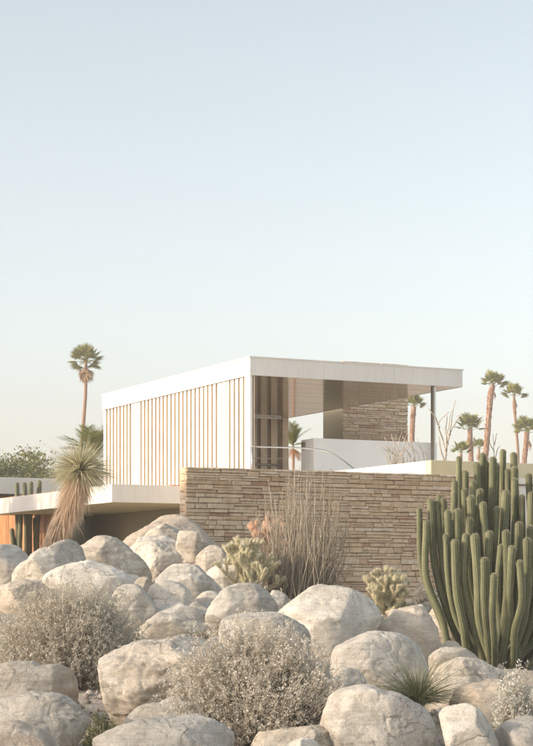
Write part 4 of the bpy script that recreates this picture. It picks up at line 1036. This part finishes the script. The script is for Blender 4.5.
palm('small fan palm squeezed behind the tallest pink-trunked palm', [(479.5, 490), (480, 470), (479, 456)], 145, 479, 449, 19, 3.0, 7, False, 12, 1, (.1, .95))
palm('fan palm with tapering shaggy trunk beside the slim smooth-trunked one', [(523.5, 490), (524, 465), (526.5, 441)], 125, 527, 433, 28, 4.6, 8, True, 15, 1, (.05, .9))

# feather palms
def feather_mesh(seed, mat):
    r = np.random.default_rng(seed); K = 12; t = np.linspace(0, 1, K)
    rach = np.stack([t, 0 * t, .28 * t - .5 * t * t], 1)
    V1 = stems(rach[None], np.linspace(.012, .004, K)[None], 3)
    n = 60; tt = np.repeat(np.linspace(.12, 1, n // 2), 2); side = np.tile([1, -1], n // 2)
    pos = np.stack([tt, 0 * tt, .28 * tt - .5 * tt * tt], 1); d = np.stack([.75 + 0 * tt, side * .8, r.normal(.05, .12, n)], 1)
    V2 = blades(pos, d, (.16 + .22 * np.sin(tt * 2.8)) * 1.0, .022, .25, 3, np.tile([0, 0, 1.], (n, 1)))
    V, Fq = cat_mesh([V1, V2]); o = np_mesh('frond', V, Fq, mat); me = o.data; bpy.data.objects.remove(o); return me
FEA = feather_mesh(1, M['palm_leaf']); FEO = feather_mesh(2, M['palm_orange'])
def feather_palm(label, cx, cy, D, rpx, seed, nf, orange=0, trunk=.16):
    r = random.Random(seed); c = P(cx, cy, D); b0 = Vector((c.x, c.y, gz(c.x, c.y) - .1)); root = empty('feather_palm', b0); tag(root, label, 'palm tree')
    MB().tube([b0, b0.lerp(c, .5) + Vector((.05, 0, 0)), c], [trunk * 1.2, trunk, trunk * .9], 8).build('trunk', M['palm_trunk'], root, True)
    s = rpx * PXM(D)
    for i in range(nf):
        az = i * 2.39996; e = R(r.uniform(15, 80)); d = Vector((math.cos(az) * math.cos(e), math.sin(az) * math.cos(e), math.sin(e)))
        put(FEA, 'frond', root, c, d, s * r.uniform(.85, 1.15))
    for i in range(orange):
        az = i * 2.39996 + .4; d = Vector((math.cos(az) * .8, math.sin(az) * .8, r.uniform(-.6, -.1))); put(FEO, 'dry_frond', root, c - UP * .1, d, s * r.uniform(.5, .75))
feather_palm('feather palm with arching fronds partly hidden behind the yucca head', 94, 460, 62, 34, 3, 22)
feather_palm('feathery palm with orange lower fronds seen through the open pavilion', 293, 446, 58, 21, 5, 16, 9, .05)

# ------------------------------------------------------------------ bare branching plants in the planter
def bare_plant(name, label, px, py, D, arms, seed, rad=.03, cat_='shrub'):
    b0 = P(px, py, D); r = random.Random(seed); root = empty(name, b0); tag(root, label, cat_)
    for arm in arms:
        W = [P(x, y, D + r.uniform(-.25, .25)) for x, y in arm]; fine = []
        for i in range(len(W) - 1):
            for j in range(4): fine.append(W[i].lerp(W[i + 1], j / 4) + Vector((r.uniform(-.012, .012), r.uniform(-.02, .02), 0)))
        fine.append(W[-1]); m = len(fine)
        MB().tube(fine, [rad * (1 - .65 * i / m) for i in range(m)], 6).build('branch', M['bare'], root, True)
zsoil = zk - .25
bare_plant('bare_tree', 'leafless pale branching tree beside the roof column', 446, 478, 37.6, [
    [(446, 480), (446, 455), (447, 435), (450, 418), (456, 400)], [(447, 440), (452, 428), (459, 417), (462, 414)], [(446, 455), (443, 440), (438, 428), (440, 420), (449, 412)],
    [(446, 450), (449, 438), (452, 420), (453, 408)], [(445, 462), (441, 450), (439, 436)], [(440, 428), (434, 415), (428, 408)], [(447, 445), (446, 428), (447, 415)]], 2, .019, 'tree')
arms = []
r = random.Random(12)
for i in range(26):
    x = r.uniform(392, 424); arms.append([(x, 474), (x + r.uniform(-6, 4), 455), (x + r.uniform(-14, 8), r.uniform(432, 450))])
bare_plant('dry_shrub', 'dry shrub of pale curving sticks in front of the white parapet', 408, 474, 36.9, arms, 4, .011)
bare_plant('dry_stick_plant', 'few thin dark sticks leaning against the white parapet', 382, 476, 36.7, [[(392, 474), (386, 455), (377, 446)], [(394, 474), (388, 452), (383, 447)], [(396, 470), (399, 440), (402, 432)]], 5, .012)
bare_plant('wispy_shrub', 'wispy thin-branched shrub between the shaggy palm trunks', 493, 478, 44, [[(494, 480), (494, 455), (493, 434)], [(494, 462), (498, 448), (500, 446)], [(494, 452), (490, 443), (489, 437)], [(494, 445), (496, 438), (497, 433)]], 6, .014)
tro = MB()
tq = H(-1.2, kv + .5, 0)
trough = empty('terracotta_trough', Vector((tq.x, tq.y, kz1))); tag(trough, 'low terracotta trough on the carport roof at the foot of the louvres', 'planter')
a = solve(H(0, -.4, 0), dR, 0)
u0, u1 = solve(H(0, 1.2, 0), dR, 170.5), solve(H(0, 1.2, 0), dR, 181)
trough.location = H(u0, 3.2, kz1)
ROOTLOC[trough.name] = Vector(trough.location)
hbox(MB(), u0 + .9, u1 + .95, 3.2, 3.5, kz1 - .02, kz1 + .05).build('pot_body', M['terracotta'], trough, bevel=.02)
hbox(MB(), u0 + .87, u1 + .98, 3.17, 3.53, kz1 + .051, kz1 + .075).build('rim', M['terracotta'], trough, bevel=.01)

# ------------------------------------------------------------------ broadleaf trees
def tree(name, label, x, y, hgt, crx, seed, nleaf, leaf, group=None, low=.25, mat='tree_leaf', fillp=.6, sig=.8):
    r = np.random.default_rng(seed); rr = random.Random(seed); z0 = gz(x, y) - .1
    root = empty(name, Vector((x, y, z0))); tag(root, label, 'tree', group)
    mb = MB(); tips = []
    def limb(p, d, ln, rad, depth):
        pts = [p]
        for i in range(4):
            d = (d + Vector((rr.uniform(-.22, .22), rr.uniform(-.22, .22), rr.uniform(-.02, .16)))).normalized(); pts.append(pts[-1] + d * ln / 4)
        mb.tube(pts, [rad * (1 - .11 * i) for i in range(5)], 6)
        if depth == 0: tips.append(pts[-1]); tips.append(pts[-2]); return
        for _ in range(rr.choice((3, 3, 4))):
            nd_ = (d * .6 + Vector((rr.uniform(-1, 1) * crx / hgt * 2, rr.uniform(-1, 1) * crx / hgt * 2, rr.uniform(-.1, .8)))).normalized(); limb(pts[rr.choice((2, 3, 4))], nd_, ln * rr.uniform(.6, .8), rad * .58, depth - 1)
    limb(Vector((x, y, z0)), UP, hgt * max(low, .16), .022 * hgt, 3)
    mb.build('trunk', M['bark'], root, True)
    T = np.array([t[:] for t in tips]); c = np.array([x, y, z0])
    # fit the limb tips to the crown's size
    cl = rng.integers(0, len(T), max(30, nleaf // 130)); nc = len(cl)
    cen = T[cl] + r.normal(0, .05 * hgt, (nc, 3))
    dirs = unit(r.normal(size=(nc, 3))); fill = c + np.array([0, 0, hgt * (.5 + low * .45)]) + dirs * np.array([crx, crx, hgt * (.5 - low * .45)]) * (r.random((nc, 1)) ** .45)
    pick = r.random(nc) < fillp; cen[pick] = fill[pick]
    cen[:, 2] = np.clip(cen[:, 2], z0 + hgt * low * .7, z0 + hgt)
    per = nleaf // nc; pos = np.repeat(cen, per, 0) + r.normal(0, 1, (nc * per, 3)) * np.array([.095, .095, .06]) * hgt * sig
    V, Fq = blades(pos, r.normal(size=(len(pos), 3)) + np.array([0, 0, -.2]), r.uniform(.7, 1.3, len(pos)) * leaf, r.uniform(.45, .65, len(pos)) * leaf)
    cr = np_mesh('crown', V, Fq, M[mat], root); cr['kind'] = 'stuff'
    return root
q = P(5, 0, 92); tree('broadleaf_tree', 'yellow-green leafy tree behind the rear wing roof', q.x - .8, 92, 7.1, 2.8, 3, 26000, .17, 'trees beyond the rear wing', fillp=1., sig=.55)
q = P(32, 0, 96); tree('broadleaf_tree', 'tallest round-headed olive tree behind the rear wing roof', q.x, 96, 7.7, 2.0, 4, 22000, .17, 'trees beyond the rear wing', fillp=1., sig=.5)
q = P(52, 0, 100); tree('broadleaf_tree', 'darker low tree next to the yucca head behind the rear wing', q.x, 100, 6.7, 1.8, 5, 18000, .17, 'trees beyond the rear wing', fillp=1., sig=.5)
# unseen trees added to the west to shade the boulders and the carport
WEST = ((-29, 2.5, 12.6, 3.6, 2600, 'tall airy olive tree added for shade far west of the veined pale boulder'), (-30.5, 7.4, 13.4, 3.8, 4400, 'tall spreading olive tree added for shade far west of the wide grey bush'),
        (-29.5, 12.0, 12.4, 3.2, 5200, 'airy olive tree added for shade far west of the rock pile, last of its row'),
        (-11.6, 38.8, 5.5, 2.3, 20000, 'low leafy tree added west of the carport canopy to shade it'), (-12.2, 42.6, 5.7, 2.0, 20000, 'low leafy tree added for shade west of the redwood plank wall'))
for i, (x, y, h, w, n, lb) in enumerate(WEST):
    tree('shade_tree', lb, x, y, h, w, 40 + i, n, .02 * h if h > 8 else .15, 'unseen shade trees added along the west side', .1)

# ------------------------------------------------------------------ thin warm haze volume, added to lift the dark tones
def haze_box(x0, x1, y0, y1, z0, z1, density):
    me = bpy.data.meshes.new('haze'); mb = MB(); mb.box((x0, y0, z0), Vector((x1 - x0, 0, 0)), Vector((0, y1 - y0, 0)), UP * (z1 - z0))
    m = bpy.data.materials.new('haze_air'); m.use_nodes = True; nt = m.node_tree; nt.nodes.remove(nt.nodes['Principled BSDF'])
    v = nd(nt, 'VolumePrincipled'); v.inputs['Color'].default_value = (.96, .95, .93, 1); v.inputs['Density'].default_value = density; v.inputs['Anisotropy'].default_value = 0.0
    nt.links.new(v.outputs[0], nt.nodes['Material Output'].inputs['Volume'])
    return tag(mb.build('haze', m), 'thin pale warm haze added to the air to lift dark tones', 'haze', kind='stuff')
haze_box(-2600, 2600, -700, 3100, -1.6, 24, .0014)
